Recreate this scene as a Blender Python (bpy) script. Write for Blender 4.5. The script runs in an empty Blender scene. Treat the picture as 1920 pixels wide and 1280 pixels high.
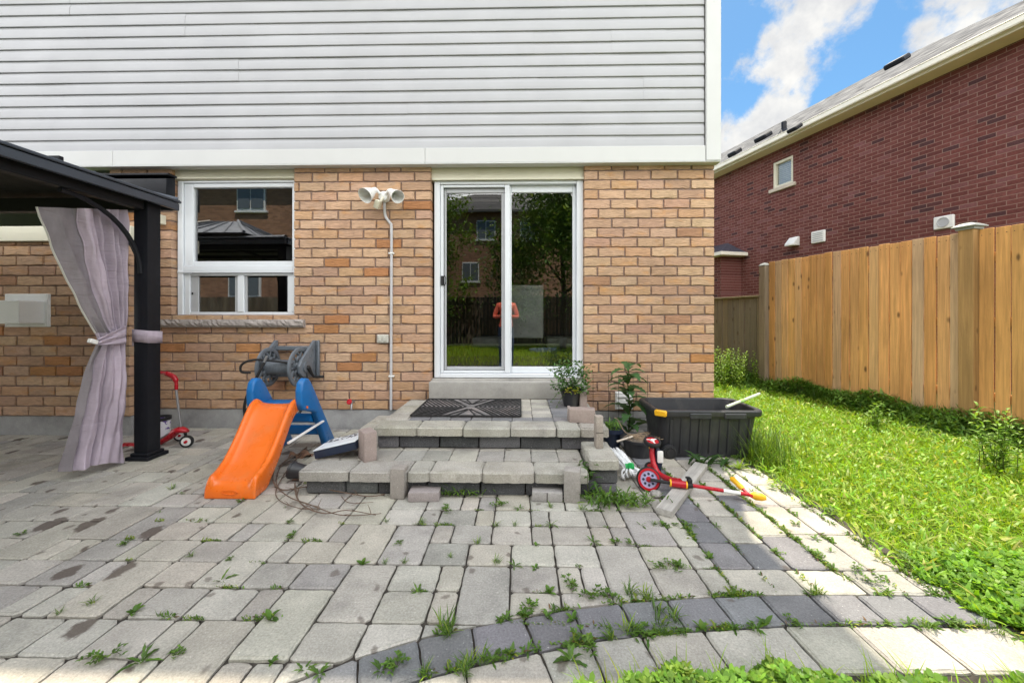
import bpy, bmesh, math, random
import numpy as np
from mathutils import Vector, Matrix
R = math.radians
sin, cos, pi = math.sin, math.cos, math.pi
rnd = random.Random(7)
sc = bpy.context.scene
COL = sc.collection

# ------------------------------------------------------------------ camera
FPX, CX, HY, CAMH, YAW = 731.0, 960.0, 592.0, 1.16, R(1.2)
cam = bpy.data.cameras.new('camera'); camo = bpy.data.objects.new('camera', cam); COL.objects.link(camo)
cam.sensor_width = 36; cam.lens = FPX / 1920 * 36
cam.shift_y = -(640 - HY) / 1920
cam.clip_start = 0.02; cam.clip_end = 3000
camo.location = (0, 0, CAMH); camo.rotation_euler = (R(90), 0, YAW)
sc.camera = camo

# ------------------------------------------------------------------ exposure
vs = sc.view_settings
vs.view_transform = 'Standard'; vs.look = 'None'; vs.gamma = 1; vs.use_curve_mapping = False
vs.exposure = 1.42
sc.cycles.max_bounces = 8; sc.cycles.transparent_max_bounces = 16
sc.cycles.diffuse_bounces = 3
sc.cycles.sample_clamp_indirect = 6

# ------------------------------------------------------------------ sun
SUNV = Vector((0.178, 0.422, 1)).normalized()
sl = bpy.data.lights.new('sun', 'SUN'); sl.energy = 2.7; sl.angle = R(0.53); sl.color = (1, .89, .70)
so = bpy.data.objects.new('sun', sl); COL.objects.link(so)
so.rotation_euler = SUNV.to_track_quat('Z', 'Y').to_euler(); so.location = (3, 5, 20)

def ray(px, py):
    x, y, z = (px - CX) / FPX, 1.0, -(py - HY) / FPX
    return Vector((x * cos(YAW) - y * sin(YAW), x * sin(YAW) + y * cos(YAW), z))
def pt(px, py, Y):            # point of the photo on the plane y = Y
    d = ray(px, py); t = Y / d.y
    return Vector((d.x * t, Y, CAMH + d.z * t))
def ptx(px, py, X):           # ... on the plane x = X
    d = ray(px, py); t = X / d.x
    return Vector((X, d.y * t, CAMH + d.z * t))
def pg(px, py, h=0.0):        # ... at height h
    d = ray(px, py); t = (h - CAMH) / d.z
    return Vector((d.x * t, d.y * t, h))

# ------------------------------------------------------------------ world
w = bpy.data.worlds.new('World'); sc.world = w; w.use_nodes = True
nt = w.node_tree; nt.nodes.clear()
class NB:
    """small node builder"""
    def __init__(s, nt): s.nt = nt
    def n(s, t, **k):
        o = s.nt.nodes.new(t)
        for a, b in k.items():
            if a.startswith('i_'):
                key = a[2:]; key = int(key) if key.isdigit() else key
                s.put(o.inputs[key], b)
            else: setattr(o, a, b)
        return o
    def put(s, inp, b):
        if isinstance(b, bpy.types.NodeSocket): s.nt.links.new(b, inp)
        else: inp.default_value = b
    def m(s, op, a, b=0.0, c=None, clamp=False):
        o = s.nt.nodes.new('ShaderNodeMath'); o.operation = op; o.use_clamp = clamp
        s.put(o.inputs[0], a); s.put(o.inputs[1], b)
        if c is not None: s.put(o.inputs[2], c)
        return o.outputs[0]
    def mix(s, f, a, b, mode='MIX'):
        o = s.nt.nodes.new('ShaderNodeMix'); o.data_type = 'RGBA'; o.blend_type = mode
        s.put(o.inputs[0], f); s.put(o.inputs[6], a); s.put(o.inputs[7], b)
        return o.outputs[2]
    def ramp(s, f, stops, interp='LINEAR'):
        o = s.nt.nodes.new('ShaderNodeValToRGB'); o.color_ramp.interpolation = interp
        e = o.color_ramp.elements
        while len(e) < len(stops): e.new(0.5)
        for i, (p, c) in enumerate(stops):
            e[i].position = p; e[i].color = (*c, 1) if len(c) == 3 else c
        s.put(o.inputs[0], f); return o.outputs[0]
    def rng(s, v, a, b, c=0.0, d=1.0, smooth=False):
        o = s.nt.nodes.new('ShaderNodeMapRange'); o.interpolation_type = 'SMOOTHSTEP' if smooth else 'LINEAR'
        s.put(o.inputs[0], v); o.inputs[1].default_value = a; o.inputs[2].default_value = b
        o.inputs[3].default_value = c; o.inputs[4].default_value = d
        return o.outputs[0]
    def noise(s, vec, scale, detail=4, rough=.55, dist=0.0):
        o = s.nt.nodes.new('ShaderNodeTexNoise')
        if vec is not None: s.put(o.inputs['Vector'], vec)
        o.inputs['Scale'].default_value = scale; o.inputs['Detail'].default_value = detail
        o.inputs['Roughness'].default_value = rough; o.inputs['Distortion'].default_value = dist
        return o.outputs[0]
    def vmap(s, vec, scale=(1, 1, 1), loc=(0, 0, 0), rot=(0, 0, 0)):
        o = s.nt.nodes.new('ShaderNodeMapping'); s.put(o.inputs[0], vec)
        o.inputs[1].default_value = loc; o.inputs[2].default_value = rot; o.inputs[3].default_value = scale
        return o.outputs[0]
b = NB(nt)
sky = b.n('ShaderNodeTexSky'); sky.sky_type = 'NISHITA'; sky.sun_disc = False
sky.sun_elevation = math.asin(SUNV.z); sky.sun_rotation = math.atan2(SUNV.x, SUNV.y)
sky.air_density = 1.0; sky.dust_density = .4; sky.ozone_density = 1.6
tc = b.n('ShaderNodeTexCoord'); D = tc.outputs['Generated']
sep = b.n('ShaderNodeSeparateXYZ', i_0=D)
den = b.m('ADD', b.m('MAXIMUM', sep.outputs[2], 0.0), 0.22)
cmb = b.n('ShaderNodeCombineXYZ', i_0=b.m('DIVIDE', sep.outputs[0], den), i_1=b.m('DIVIDE', sep.outputs[1], den))
n1 = b.noise(D, 11, 10, .62, .1)
bias = None
for (px, py, ang, amp) in [(1455, 115, 4.2, .26), (1530, 110, 3.4, .24), (1390, 270, 5.5, .30), (1460, 225, 4, .26), (1535, 15, 3.2, .26), (1600, 8, 2.4, .2), (1770, 35, 3.4, .26), (1715, 78, 2.4, .2),
                           (1640, 160, 6.5, -.22), (1385, 50, 3.6, -.25), (1560, 215, 3.4, -.16), (1680, 20, 2, -.1)]:
    d = ray(px, py).normalized()
    dp = b.n('ShaderNodeVectorMath', operation='DOT_PRODUCT', i_0=D, i_1=d).outputs['Value']
    g = b.m('MULTIPLY', b.rng(dp, cos(R(ang)), 1, 0, 1, True), amp)
    bias = g if bias is None else b.m('ADD', bias, g)
north = b.m('MULTIPLY', b.rng(sep.outputs[1], -.9, .3, 1, 0, True), .46)      # unseen cloud added behind the camera to brighten the shade
mask = b.rng(b.m('ADD', b.m('ADD', b.m('MULTIPLY_ADD', n1, 1.5, -.25), bias), north), .46, .80, 0, 1, True)
low = b.rng(sep.outputs[2], -.02, .16, 1, 0, True)
mask = b.m('MAXIMUM', mask, b.m('MULTIPLY', low, .55))
n2 = b.noise(D, 14.0, 6, .6)
cc = b.mix(b.rng(n2, .35, .65), (7.0, 7.15, 7.4, 1), (9.6, 9.5, 9.2, 1))
dimf = b.rng(sep.outputs[1], -.1, .45, 1.12, .265, True)      # clouds in view dimmed; unseen ones left brighter to fill the shade
cc = b.mix(1.0, cc, b.n('ShaderNodeCombineXYZ', i_0=dimf, i_1=dimf, i_2=dimf).outputs[0], 'MULTIPLY')
SKYTINT = (0.26, 0.385, 0.42, 1)
skyc = b.mix(1.0, sky.outputs[0], SKYTINT, 'MULTIPLY')
bg = b.n('ShaderNodeBackground', i_0=b.mix(mask, skyc, cc), i_1=0.148)
wo = b.n('ShaderNodeOutputWorld', i_0=bg.outputs[0])

# ------------------------------------------------------------------ mesh builder
class M:
    def __init__(s): s.V = []; s.F = []; s.C = []; s.mi = []
    def add(s, V, F, col=None, T=None, mi=0):
        o = len(s.V)
        if T is not None: V = [T @ Vector(v) for v in V]
        s.V += [tuple(v) for v in V]
        for f in F:
            s.F.append([i + o for i in f]); s.C.append(col); s.mi.append(mi)
        return s
    def box(s, c, size, bev=0, rot=None, col=None, seg=1, taper=None, mi=0):
        bm = bmesh.new(); bmesh.ops.create_cube(bm, size=1)
        for v in bm.verts:
            v.co = Vector((v.co.x * size[0], v.co.y * size[1], v.co.z * size[2]))
            if taper and v.co.z < 0: v.co.x *= taper; v.co.y *= taper
        if bev: bmesh.ops.bevel(bm, geom=bm.edges[:], offset=bev, segments=seg, affect='EDGES', profile=.6)
        T = Matrix.Translation(c)
        if rot is not None:
            T = T @ (rot.to_4x4() if isinstance(rot, Matrix) else Matrix.Rotation(rot, 4, 'Z'))
        bm.verts.index_update()
        s.add([v.co.copy() for v in bm.verts], [[v.index for v in f.verts] for f in bm.faces], col, T, mi); bm.free()
        return s
    def tube(s, pts, r, seg=8, caps=True, col=None, flat=1.0, mi=0):
        pts = [Vector(p) for p in pts]; n = len(pts)
        rr = r if isinstance(r, (list, tuple)) else [r] * n
        t0 = (pts[1] - pts[0]).normalized()
        up = Vector((0, 0, 1)) if abs(t0.z) < .9 else Vector((1, 0, 0))
        a = t0.cross(up).normalized(); V = []; F = []
        for i, p in enumerate(pts):
            t = (pts[min(i + 1, n - 1)] - pts[max(i - 1, 0)]).normalized()
            a = (a - t * a.dot(t)).normalized(); bb = t.cross(a)
            for k in range(seg):
                th = 2 * pi * k / seg
                V.append(p + (a * cos(th) + bb * sin(th) * flat) * rr[i])
        for i in range(n - 1):
            for k in range(seg):
                F.append([i * seg + k, i * seg + (k + 1) % seg, (i + 1) * seg + (k + 1) % seg, (i + 1) * seg + k])
        if caps: F.append(list(range(seg))[::-1]); F.append([(n - 1) * seg + k for k in range(seg)])
        return s.add(V, F, col, None, mi)
    def lathe(s, prof, T=None, seg=24, col=None, mi=0):
        V = []; F = []; n = len(prof)
        for (r, z) in prof:
            for k in range(seg):
                th = 2 * pi * k / seg; V.append(Vector((r * cos(th), r * sin(th), z)))
        for i in range(n - 1):
            for k in range(seg):
                F.append([i * seg + k, i * seg + (k + 1) % seg, (i + 1) * seg + (k + 1) % seg, (i + 1) * seg + k])
        ring_ = prof[0] == prof[-1] or (prof[0][0] > .05 and prof[-1][0] > .05 and n == 3)
        if prof[0][0] > 1e-6 and not ring_: F.append(list(range(seg))[::-1])
        if prof[-1][0] > 1e-6 and not ring_: F.append([(n - 1) * seg + k for k in range(seg)])
        return s.add(V, F, col, T, mi)
    def prism(s, poly, a0, a1, T=None, col=None, bev=0, seg=2, mi=0):
        """poly in the local xy plane, extruded along local z"""
        bm = bmesh.new(); vs_ = [bm.verts.new((p[0], p[1], a0)) for p in poly]
        f = bm.faces.new(vs_); r = bmesh.ops.extrude_face_region(bm, geom=[f])
        for v in r['geom']:
            if isinstance(v, bmesh.types.BMVert): v.co.z = a1
        bmesh.ops.recalc_face_normals(bm, faces=bm.faces[:])
        if bev: bmesh.ops.bevel(bm, geom=bm.edges[:], offset=bev, segments=seg, affect='EDGES', profile=.5)
        bm.verts.index_update()
        s.add([v.co.copy() for v in bm.verts], [[v.index for v in f.verts] for f in bm.faces], col, T, mi); bm.free()
        return s
    def grid(s, rows, close=False, col=None, mi=0):
        V = [p for r_ in rows for p in r_]; n = len(rows[0]); F = []
        for i in range(len(rows) - 1):
            for k in range(n if close else n - 1):
                F.append([i * n + k, i * n + (k + 1) % n, (i + 1) * n + (k + 1) % n, (i + 1) * n + k])
        return s.add(V, F, col, None, mi)
    def paver(s, poly, z=0.0, gap=.004, bev=.007, cut=.012, depth=.045, col=None, tilt=(0, 0), top_sub=False):
        """a convex CCW polygon in xy as a stone with worn edges"""
        P = inset(poly, gap)
        if P is None: return s
        P = cut_corners(P, cut); Q = inset(P, bev)
        if Q is None or len(Q) != len(P):
            P = inset(poly, gap); Q = inset(P, bev)
            if Q is None or len(Q) != len(P):
                P = inset(poly, gap); Q = P
        n = len(P); cx = sum(p[0] for p in P) / n; cy = sum(p[1] for p in P) / n
        tz = lambda p: z + (p[0] - cx) * tilt[0] + (p[1] - cy) * tilt[1]
        P_, Q_, R_ = [], [], []; Q2 = inset(Q, bev)
        if Q2 is None or len(Q2) != n: Q2 = Q
        for i in range(n):
            k2 = (i + 1) % n; l = math.hypot(P[k2][0] - P[i][0], P[k2][1] - P[i][1]); m_ = max(1, int(l / .028))
            for t_ in range(m_):
                u = t_ / m_; jx, jy = rnd.uniform(-1, 1) * .0022, rnd.uniform(-1, 1) * .0022
                for src, dst, k_ in ((P, P_, 1), (Q, Q_, 1.1), (Q2, R_, .7)):
                    dst.append((src[i][0] + (src[k2][0] - src[i][0]) * u + jx * k_, src[i][1] + (src[k2][1] - src[i][1]) * u + jy * k_))
        P, Q, Q2 = P_, Q_, R_; n = len(P)
        V = [(p[0], p[1], z - depth) for p in P] + [(p[0], p[1], tz(p) - bev * .8) for p in P]
        V += [(p[0], p[1], tz(p) - bev * .18) for p in Q] + [(p[0], p[1], tz(p)) for p in Q2]
        F = []
        for j in range(3):
            for k in range(n): F.append([j * n + k, j * n + (k + 1) % n, (j + 1) * n + (k + 1) % n, (j + 1) * n + k])
        F.append([3 * n + k for k in range(n)])
        return s.add(V, F, col)
    def obj(s, name, mat, parent=None, smooth=None, **props):
        me = bpy.data.meshes.new(name)
        off = parent_loc(parent)
        me.from_pydata([(v[0] - off.x, v[1] - off.y, v[2] - off.z) for v in s.V], [], s.F)
        mats = mat if isinstance(mat, (list, tuple)) else [mat]
        for m_ in mats: me.materials.append(m_)
        if any(s.mi): me.polygons.foreach_set('material_index', s.mi)
        if any(c is not None for c in s.C):
            at = me.color_attributes.new('Col', 'FLOAT_COLOR', 'CORNER'); arr = []
            for p, c in zip(me.polygons, s.C):
                c = c or (1, 1, 1); arr += [c[0], c[1], c[2], 1.0] * p.loop_total
            at.data.foreach_set('color', arr)
        if smooth is not None:
            me.shade_smooth(); me.set_sharp_from_angle(angle=R(smooth))
        me.update()
        o = bpy.data.objects.new(name, me); COL.objects.link(o)
        if parent: o.parent = parent
        for k, v in props.items(): o[k] = v
        return o
def parent_loc(p):
    o = Vector((0, 0, 0))
    while p: o += p.location; p = p.parent
    return o
def area(P): return sum(P[i][0] * P[(i + 1) % len(P)][1] - P[(i + 1) % len(P)][0] * P[i][1] for i in range(len(P))) / 2
def clip(P, a, bq, c):
    """keep a*x+b*y<=c"""
    out = []
    for i in range(len(P)):
        p, q = P[i], P[(i + 1) % len(P)]
        dp, dq = a * p[0] + bq * p[1] - c, a * q[0] + bq * q[1] - c
        if dp <= 0: out.append(p)
        if dp * dq < 0:
            t = dp / (dp - dq); out.append((p[0] + (q[0] - p[0]) * t, p[1] + (q[1] - p[1]) * t))
    return out
def inset(P, d):
    Q = list(P); n = len(P)
    for i in range(n):
        p, q = P[i], P[(i + 1) % n]; ex, ey = q[0] - p[0], q[1] - p[1]; l = math.hypot(ex, ey)
        if l < 1e-6: continue
        nx, ny = ey / l, -ex / l
        Q = clip(Q, nx, ny, nx * p[0] + ny * p[1] - d)
        if len(Q) < 3: return None
    return Q
def cut_corners(P, d):
    out = []; n = len(P)
    for i in range(n):
        a, p, q = Vector(P[i - 1][:2]), Vector(P[i][:2]), Vector(P[(i + 1) % n][:2])
        da, dq = (a - p).length, (q - p).length
        k1, k2 = min(d * rnd.uniform(.5, 1.5), da * .3), min(d * rnd.uniform(.5, 1.5), dq * .3)
        out.append(tuple(p + (a - p).normalized() * k1)); out.append(tuple(p + (q - p).normalized() * k2))
    return out
def empty(name, loc, label, cat, group=None):
    o = bpy.data.objects.new(name, None); COL.objects.link(o); o.location = loc; o.empty_display_size = .1
    o['label'] = label; o['category'] = cat
    if group: o['group'] = group
    return o
def jit(c, a):
    k = 1 + rnd.uniform(-a, a); return tuple(max(0, x * k * (1 + rnd.uniform(-a, a) * .25)) for x in c)
def smoothpath(pts, n=6):
    pts = [Vector(p) for p in pts]; out = []
    for i in range(len(pts) - 1):
        p0, p1, p2, p3 = pts[max(i - 1, 0)], pts[i], pts[i + 1], pts[min(i + 2, len(pts) - 1)]
        for k in range(n):
            t = k / n; t2, t3 = t * t, t * t * t
            out.append(.5 * ((2 * p1) + (p2 - p0) * t + (2 * p0 - 5 * p1 + 4 * p2 - p3) * t2 + (3 * p1 - p0 - 3 * p2 + p3) * t3))
    out.append(pts[-1]); return out

# ------------------------------------------------------------------ materials
MATS = {}
def newmat(name):
    m = bpy.data.materials.new(name); m.use_nodes = True; m.node_tree.nodes.clear()
    return m, NB(m.node_tree)
def finish(m, q, base, rough=.6, normal=None, metal=0.0, spec=.5, extra=None):
    p = q.n('ShaderNodeBsdfPrincipled'); q.put(p.inputs['Base Color'], base); q.put(p.inputs['Roughness'], rough)
    p.inputs['Metallic'].default_value = metal; q.put(p.inputs['Specular IOR Level'], spec)
    if normal is not None: q.put(p.inputs['Normal'], normal)
    for k, v in (extra or {}).items(): q.put(p.inputs[k], v)
    q.n('ShaderNodeOutputMaterial', i_0=p.outputs[0]); return m
def bump(q, h, st=.3, dist=.01, prev=None):
    o = q.n('ShaderNodeBump'); o.inputs['Strength'].default_value = st; o.inputs['Distance'].default_value = dist
    q.put(o.inputs['Height'], h)
    if prev is not None: q.put(o.inputs['Normal'], prev)
    return o.outputs[0]
def plain(name, col, rough=.5, var=.12, scale=8, bst=.15, bscale=60, metal=0, spec=.5, attr=False, bd=.004, dirt=None):
    """solid colour with mottling and a fine bump"""
    m, q = newmat(name); tc = q.n('ShaderNodeTexCoord').outputs['Object']
    n = q.noise(tc, scale, 5, .6); f = q.rng(n, .3, .7, 1 - var, 1 + var)
    base = (*col, 1)
    if attr: base = q.n('ShaderNodeVertexColor', layer_name='Col').outputs[0]
    c = q.mix(1.0, base, q.n('ShaderNodeCombineXYZ', i_0=f, i_1=f, i_2=f).outputs[0], 'MULTIPLY')
    if dirt:
        dm = q.rng(q.noise(q.vmap(tc, dirt[2] if len(dirt) > 2 else (1, 1, 1)), dirt[1], 6, .65), .52, .72, 0, .75)
        c = q.mix(dm, c, (*dirt[0], 1))
    r_ = q.rng(q.noise(tc, scale * 2.3, 4), .3, .7, max(.02, rough - .08), min(1, rough + .08))
    nb = bump(q, q.noise(tc, bscale, 4, .6), bst, bd)
    return finish(m, q, c, r_, nb, metal, spec)

def stone_mat(name, speck=.5, bst=.5, attr=True, col=(.4, .4, .4), stains=False, green=0.0):
    m, q = newmat(name); tc = q.n('ShaderNodeTexCoord').outputs['Object']
    base = q.n('ShaderNodeVertexColor', layer_name='Col').outputs[0] if attr else (*col, 1)
    f = q.rng(q.noise(tc, 5, 6, .65), .25, .75, .78, 1.2)
    c = q.mix(1.0, base, q.n('ShaderNodeCombineXYZ', i_0=f, i_1=f, i_2=f).outputs[0], 'MULTIPLY')
    g = q.noise(tc, 120, 3, .8); gf = q.rng(g, .25, .75, 1 - speck, 1 + speck)
    c = q.mix(1.0, c, q.n('ShaderNodeCombineXYZ', i_0=gf, i_1=gf, i_2=gf).outputs[0], 'MULTIPLY')
    wsp = q.rng(q.noise(tc, 120, 1), .74, .78, 0, .5)
    c = q.mix(wsp, c, (.75, .72, .68, 1))
    dk = q.rng(q.noise(q.vmap(tc, (1, 1, 1), (7, 3, 1)), 2.1, 7, .7), .52, .72, 0, .62)
    c = q.mix(dk, c, q.mix(1.0, c, (.5, .5, .52, 1), 'MULTIPLY'))
    if stains:      # wet and rusty drips of their own outline, mostly on the left of the patio
        sp = q.n('ShaderNodeSeparateXYZ', i_0=tc)
        wv = q.vmap(tc, (1, 1, 1)); dn = q.n('ShaderNodeTexNoise', i_Vector=wv); dn.inputs['Scale'].default_value = 9; dn.inputs['Detail'].default_value = 3
        va = q.n('ShaderNodeVectorMath', operation='ADD', i_0=wv, i_1=q.n('ShaderNodeVectorMath', operation='SCALE', i_0=dn.outputs['Color'], i_3=.09).outputs[0])
        vo = q.n('ShaderNodeTexVoronoi', i_Vector=q.vmap(va.outputs[0], (1, .62, 0))); vo.inputs['Scale'].default_value = 5.2; vo.voronoi_dimensions = '2D'
        on = q.m('GREATER_THAN', q.n('ShaderNodeSeparateColor', i_0=vo.outputs['Color']).outputs[0], .55)
        rad = q.m('MULTIPLY', q.n('ShaderNodeSeparateColor', i_0=vo.outputs['Color']).outputs[1], .24)
        gr_ = q.m('MULTIPLY', q.m('SUBTRACT', q.noise(tc, 45, 4, .7), .5), .16)
        sm = q.m('MULTIPLY', q.rng(q.m('SUBTRACT', q.m('ADD', vo.outputs['Distance'], gr_), rad), -.03, .05, 1, 0, True), on)
        fd = q.rng(q.m('ADD', sp.outputs[0], q.m('MULTIPLY', sp.outputs[1], .35)), -.75, -.35, 1, 0)
        c = q.mix(q.m('MULTIPLY', q.m('MULTIPLY', sm, fd), .82), c, (.085, .062, .05, 1))
        vo2 = q.n('ShaderNodeTexVoronoi', i_Vector=q.vmap(va.outputs[0], (1, 1, 0), (3, 1, 0))); vo2.inputs['Scale'].default_value = 6; vo2.voronoi_dimensions = '2D'
        on2 = q.m('GREATER_THAN', q.n('ShaderNodeSeparateColor', i_0=vo2.outputs['Color']).outputs[2], .82)
        sm2 = q.m('MULTIPLY', q.rng(q.m('ADD', vo2.outputs['Distance'], gr_), .05, .13, 1, 0, True), on2)
        c = q.mix(q.m('MULTIPLY', sm2, .6), c, (.10, .075, .06, 1))
    if green:
        gm = q.rng(q.noise(tc, 3.3, 6, .65), .5, .7, 0, green)
        c = q.mix(gm, c, (.17, .16, .07, 1))
    nb = bump(q, q.noise(tc, 170, 3, .75), bst, .004)
    nb = bump(q, q.noise(tc, 26, 4, .6), .35, .006, nb)
    return finish(m, q, c, .9, nb, 0, .25)

def brick_mat():
    m, q = newmat('tan_brick'); tc = q.n('ShaderNodeTexCoord').outputs['Object']
    base = q.n('ShaderNodeVertexColor', layer_name='Col').outputs[0]
    st = q.noise(q.vmap(tc, (9, 9, 34)), 1.0, 6, .7, 1.2)
    f = q.rng(st, .3, .7, .72, 1.2)
    c = q.mix(1.0, base, q.n('ShaderNodeCombineXYZ', i_0=f, i_1=f, i_2=f).outputs[0], 'MULTIPLY')
    f2 = q.rng(q.noise(tc, 1.1, 5, .6), .3, .7, .88, 1.1)
    c = q.mix(1.0, c, q.n('ShaderNodeCombineXYZ', i_0=f2, i_1=f2, i_2=f2).outputs[0], 'MULTIPLY')
    og = q.rng(q.noise(q.vmap(tc, (4.5, 4.5, 11), (3, 1, 5)), 1.0, 5, .6), .55, .70, 0, .55); c = q.mix(og, c, (.53, .26, .085, 1))
    bl = q.rng(q.noise(tc, 36, 4, .6), .66, .74, 0, .6); c = q.mix(bl, c, (.16, .10, .07, 1))
    wv = q.n('ShaderNodeTexWave', i_Vector=q.vmap(tc, (1, 1, 2.4))); wv.inputs['Scale'].default_value = 7; wv.inputs['Distortion'].default_value = 14
    wv.inputs['Detail'].default_value = 3; wv.inputs['Detail Scale'].default_value = 1.2; wv.bands_direction = 'Z'
    nb = bump(q, q.m('ADD', q.m('MULTIPLY', wv.outputs['Fac'], .45), q.noise(q.vmap(tc, (14, 14, 40)), 1.0, 5, .7, 1.5)), .5, .007)
    nb = bump(q, q.noise(tc, 130, 4, .7), .4, .003, nb)
    return finish(m, q, c, .88, nb, 0, .25)

def flat_brick_mat(name, bw, bh, axis_u, cols, mortar, mw=.010):
    """bricks by shader for walls farther off: uv = (u along the wall, z)"""
    m, q = newmat(name); tc = q.n('ShaderNodeTexCoord').outputs['Object']
    s = q.n('ShaderNodeSeparateXYZ', i_0=tc)
    u = q.n('ShaderNodeVectorMath', operation='DOT_PRODUCT', i_0=tc, i_1=axis_u).outputs['Value']
    v = q.m('DIVIDE', s.outputs[2], bh); row = q.m('FLOOR', v)
    off = q.m('MULTIPLY', q.m('FLOORED_MODULO', row, 2.0), .5)
    uu = q.m('ADD', q.m('DIVIDE', u, bw), off); colm = q.m('FLOOR', uu)
    wn = q.n('ShaderNodeTexWhiteNoise', noise_dimensions='2D', i_Vector=q.n('ShaderNodeCombineXYZ', i_0=colm, i_1=row).outputs[0])
    c = q.ramp(wn.outputs['Value'], cols)
    fu = q.m('SUBTRACT', uu, colm); fv = q.m('SUBTRACT', v, row)
    du = q.m('MULTIPLY', q.m('MINIMUM', fu, q.m('SUBTRACT', 1.0, fu)), bw); dv = q.m('MULTIPLY', q.m('MINIMUM', fv, q.m('SUBTRACT', 1.0, fv)), bh)
    dd = q.m('ADD', q.m('MINIMUM', du, dv), q.m('MULTIPLY', q.m('SUBTRACT', q.noise(tc, 60, 2), .5), .004))
    mm = q.rng(dd, mw * .4, mw * .62, 1, 0, True)
    f = q.rng(q.noise(tc, 22, 5, .65), .3, .7, .8, 1.2)
    c = q.mix(1.0, c, q.n('ShaderNodeCombineXYZ', i_0=f, i_1=f, i_2=f).outputs[0], 'MULTIPLY')
    f2 = q.rng(q.noise(tc, .5, 4, .6), .3, .7, .85, 1.15)
    c = q.mix(1.0, c, q.n('ShaderNodeCombineXYZ', i_0=f2, i_1=f2, i_2=f2).outputs[0], 'MULTIPLY')
    c = q.mix(mm, c, (*mortar, 1))
    nb = bump(q, q.m('ADD', q.m('SUBTRACT', 1.0, mm), q.m('MULTIPLY', q.noise(tc, 50, 3), .5)), .5, .006)
    return finish(m, q, c, .88, nb, 0, .25)

def shingle_mat():
    m, q = newmat('grey_shingle'); tc = q.n('ShaderNodeTexCoord').outputs['Object']
    s = q.n('ShaderNodeSeparateXYZ', i_0=tc)
    v = q.m('DIVIDE', s.outputs[2], .075); row = q.m('FLOOR', v)
    u = q.m('ADD', s.outputs[1], q.m('MULTIPLY', row, .37)); cu = q.m('FLOOR', q.m('DIVIDE', u, .16))
    wn = q.n('ShaderNodeTexWhiteNoise', noise_dimensions='2D', i_Vector=q.n('ShaderNodeCombineXYZ', i_0=cu, i_1=row).outputs[0])
    c = q.ramp(wn.outputs['Value'], [(0, (.05, .05, .054)), (.3, (.10, .10, .105)), (.7, (.155, .155, .16)), (1, (.23, .225, .22))])
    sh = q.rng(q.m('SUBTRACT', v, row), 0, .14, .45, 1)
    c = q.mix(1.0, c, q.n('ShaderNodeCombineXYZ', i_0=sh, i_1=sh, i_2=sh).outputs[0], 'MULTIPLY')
    return finish(m, q, c, .95, bump(q, q.noise(tc, 80, 3), .4, .004), 0, .2)

def wood_mat(name, attr=True, col=(.4, .3, .2), knots=True, axis='Z', grey=.0):
    m, q = newmat(name); tc = q.n('ShaderNodeTexCoord').outputs['Object']
    base = q.n('ShaderNodeVertexColor', layer_name='Col').outputs[0] if attr else (*col, 1)
    sq = {'Z': (40, 40, 1.6), 'Y': (40, 1.6, 40), 'X': (1.6, 40, 40)}[axis]
    g = q.noise(q.vmap(tc, sq), 1.0, 6, .65, .6); f = q.rng(g, .3, .7, .70, 1.2)
    c = q.mix(1.0, base, q.n('ShaderNodeCombineXYZ', i_0=f, i_1=f, i_2=f).outputs[0], 'MULTIPLY')
    f2 = q.rng(q.noise(q.vmap(tc, (2, 2, .6)), 1.5, 4), .3, .7, .8, 1.15)
    c = q.mix(1.0, c, q.n('ShaderNodeCombineXYZ', i_0=f2, i_1=f2, i_2=f2).outputs[0], 'MULTIPLY')
    if knots:
        ks = {'Z': (9, 9, 3.6), 'Y': (7, 4, 7), 'X': (4, 7, 7)}[axis]
        vo = q.n('ShaderNodeTexVoronoi', i_Vector=q.vmap(tc, ks)); vo.inputs['Scale'].default_value = 1.0
        on = q.m('GREATER_THAN', q.n('ShaderNodeSeparateColor', i_0=vo.outputs['Color']).outputs[0], .45)
        k = q.m('MULTIPLY', q.rng(q.m('ADD', vo.outputs['Distance'], q.m('MULTIPLY', q.m('SUBTRACT', g, .5), .12)), .05, .19, .8, 0, True), on)
        c = q.mix(k, c, (.07, .035, .018, 1))
    if grey:
        gm = q.rng(q.noise(q.vmap(tc, (3, 3, .9)), 1.2, 6, .7), .42, .68, 0, grey); c = q.mix(gm, c, (.22, .19, .16, 1))
    return finish(m, q, c, .82, bump(q, g, .35, .004), 0, .25)

def leaf_mat(name, attr=True, col=(.07, .15, .02), trans=.35, rough=.5):
    m, q = newmat(name); tc = q.n('ShaderNodeTexCoord').outputs['Object']
    base = q.n('ShaderNodeVertexColor', layer_name='Col').outputs[0] if attr else (*col, 1)
    f = q.rng(q.noise(tc, 14, 3), .3, .7, .75, 1.25)
    c = q.mix(1.0, base, q.n('ShaderNodeCombineXYZ', i_0=f, i_1=f, i_2=f).outputs[0], 'MULTIPLY')
    p = q.n('ShaderNodeBsdfPrincipled'); q.put(p.inputs['Base Color'], c); p.inputs['Roughness'].default_value = rough; p.inputs['Specular IOR Level'].default_value = .35
    t = q.n('ShaderNodeBsdfTranslucent', i_0=q.mix(1.0, c, (1.25, 1.15, .45, 1), 'MULTIPLY'))
    mx = q.n('ShaderNodeMixShader', i_0=trans, i_1=p.outputs[0], i_2=t.outputs[0])
    q.n('ShaderNodeOutputMaterial', i_0=mx.outputs[0]); return m

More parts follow.
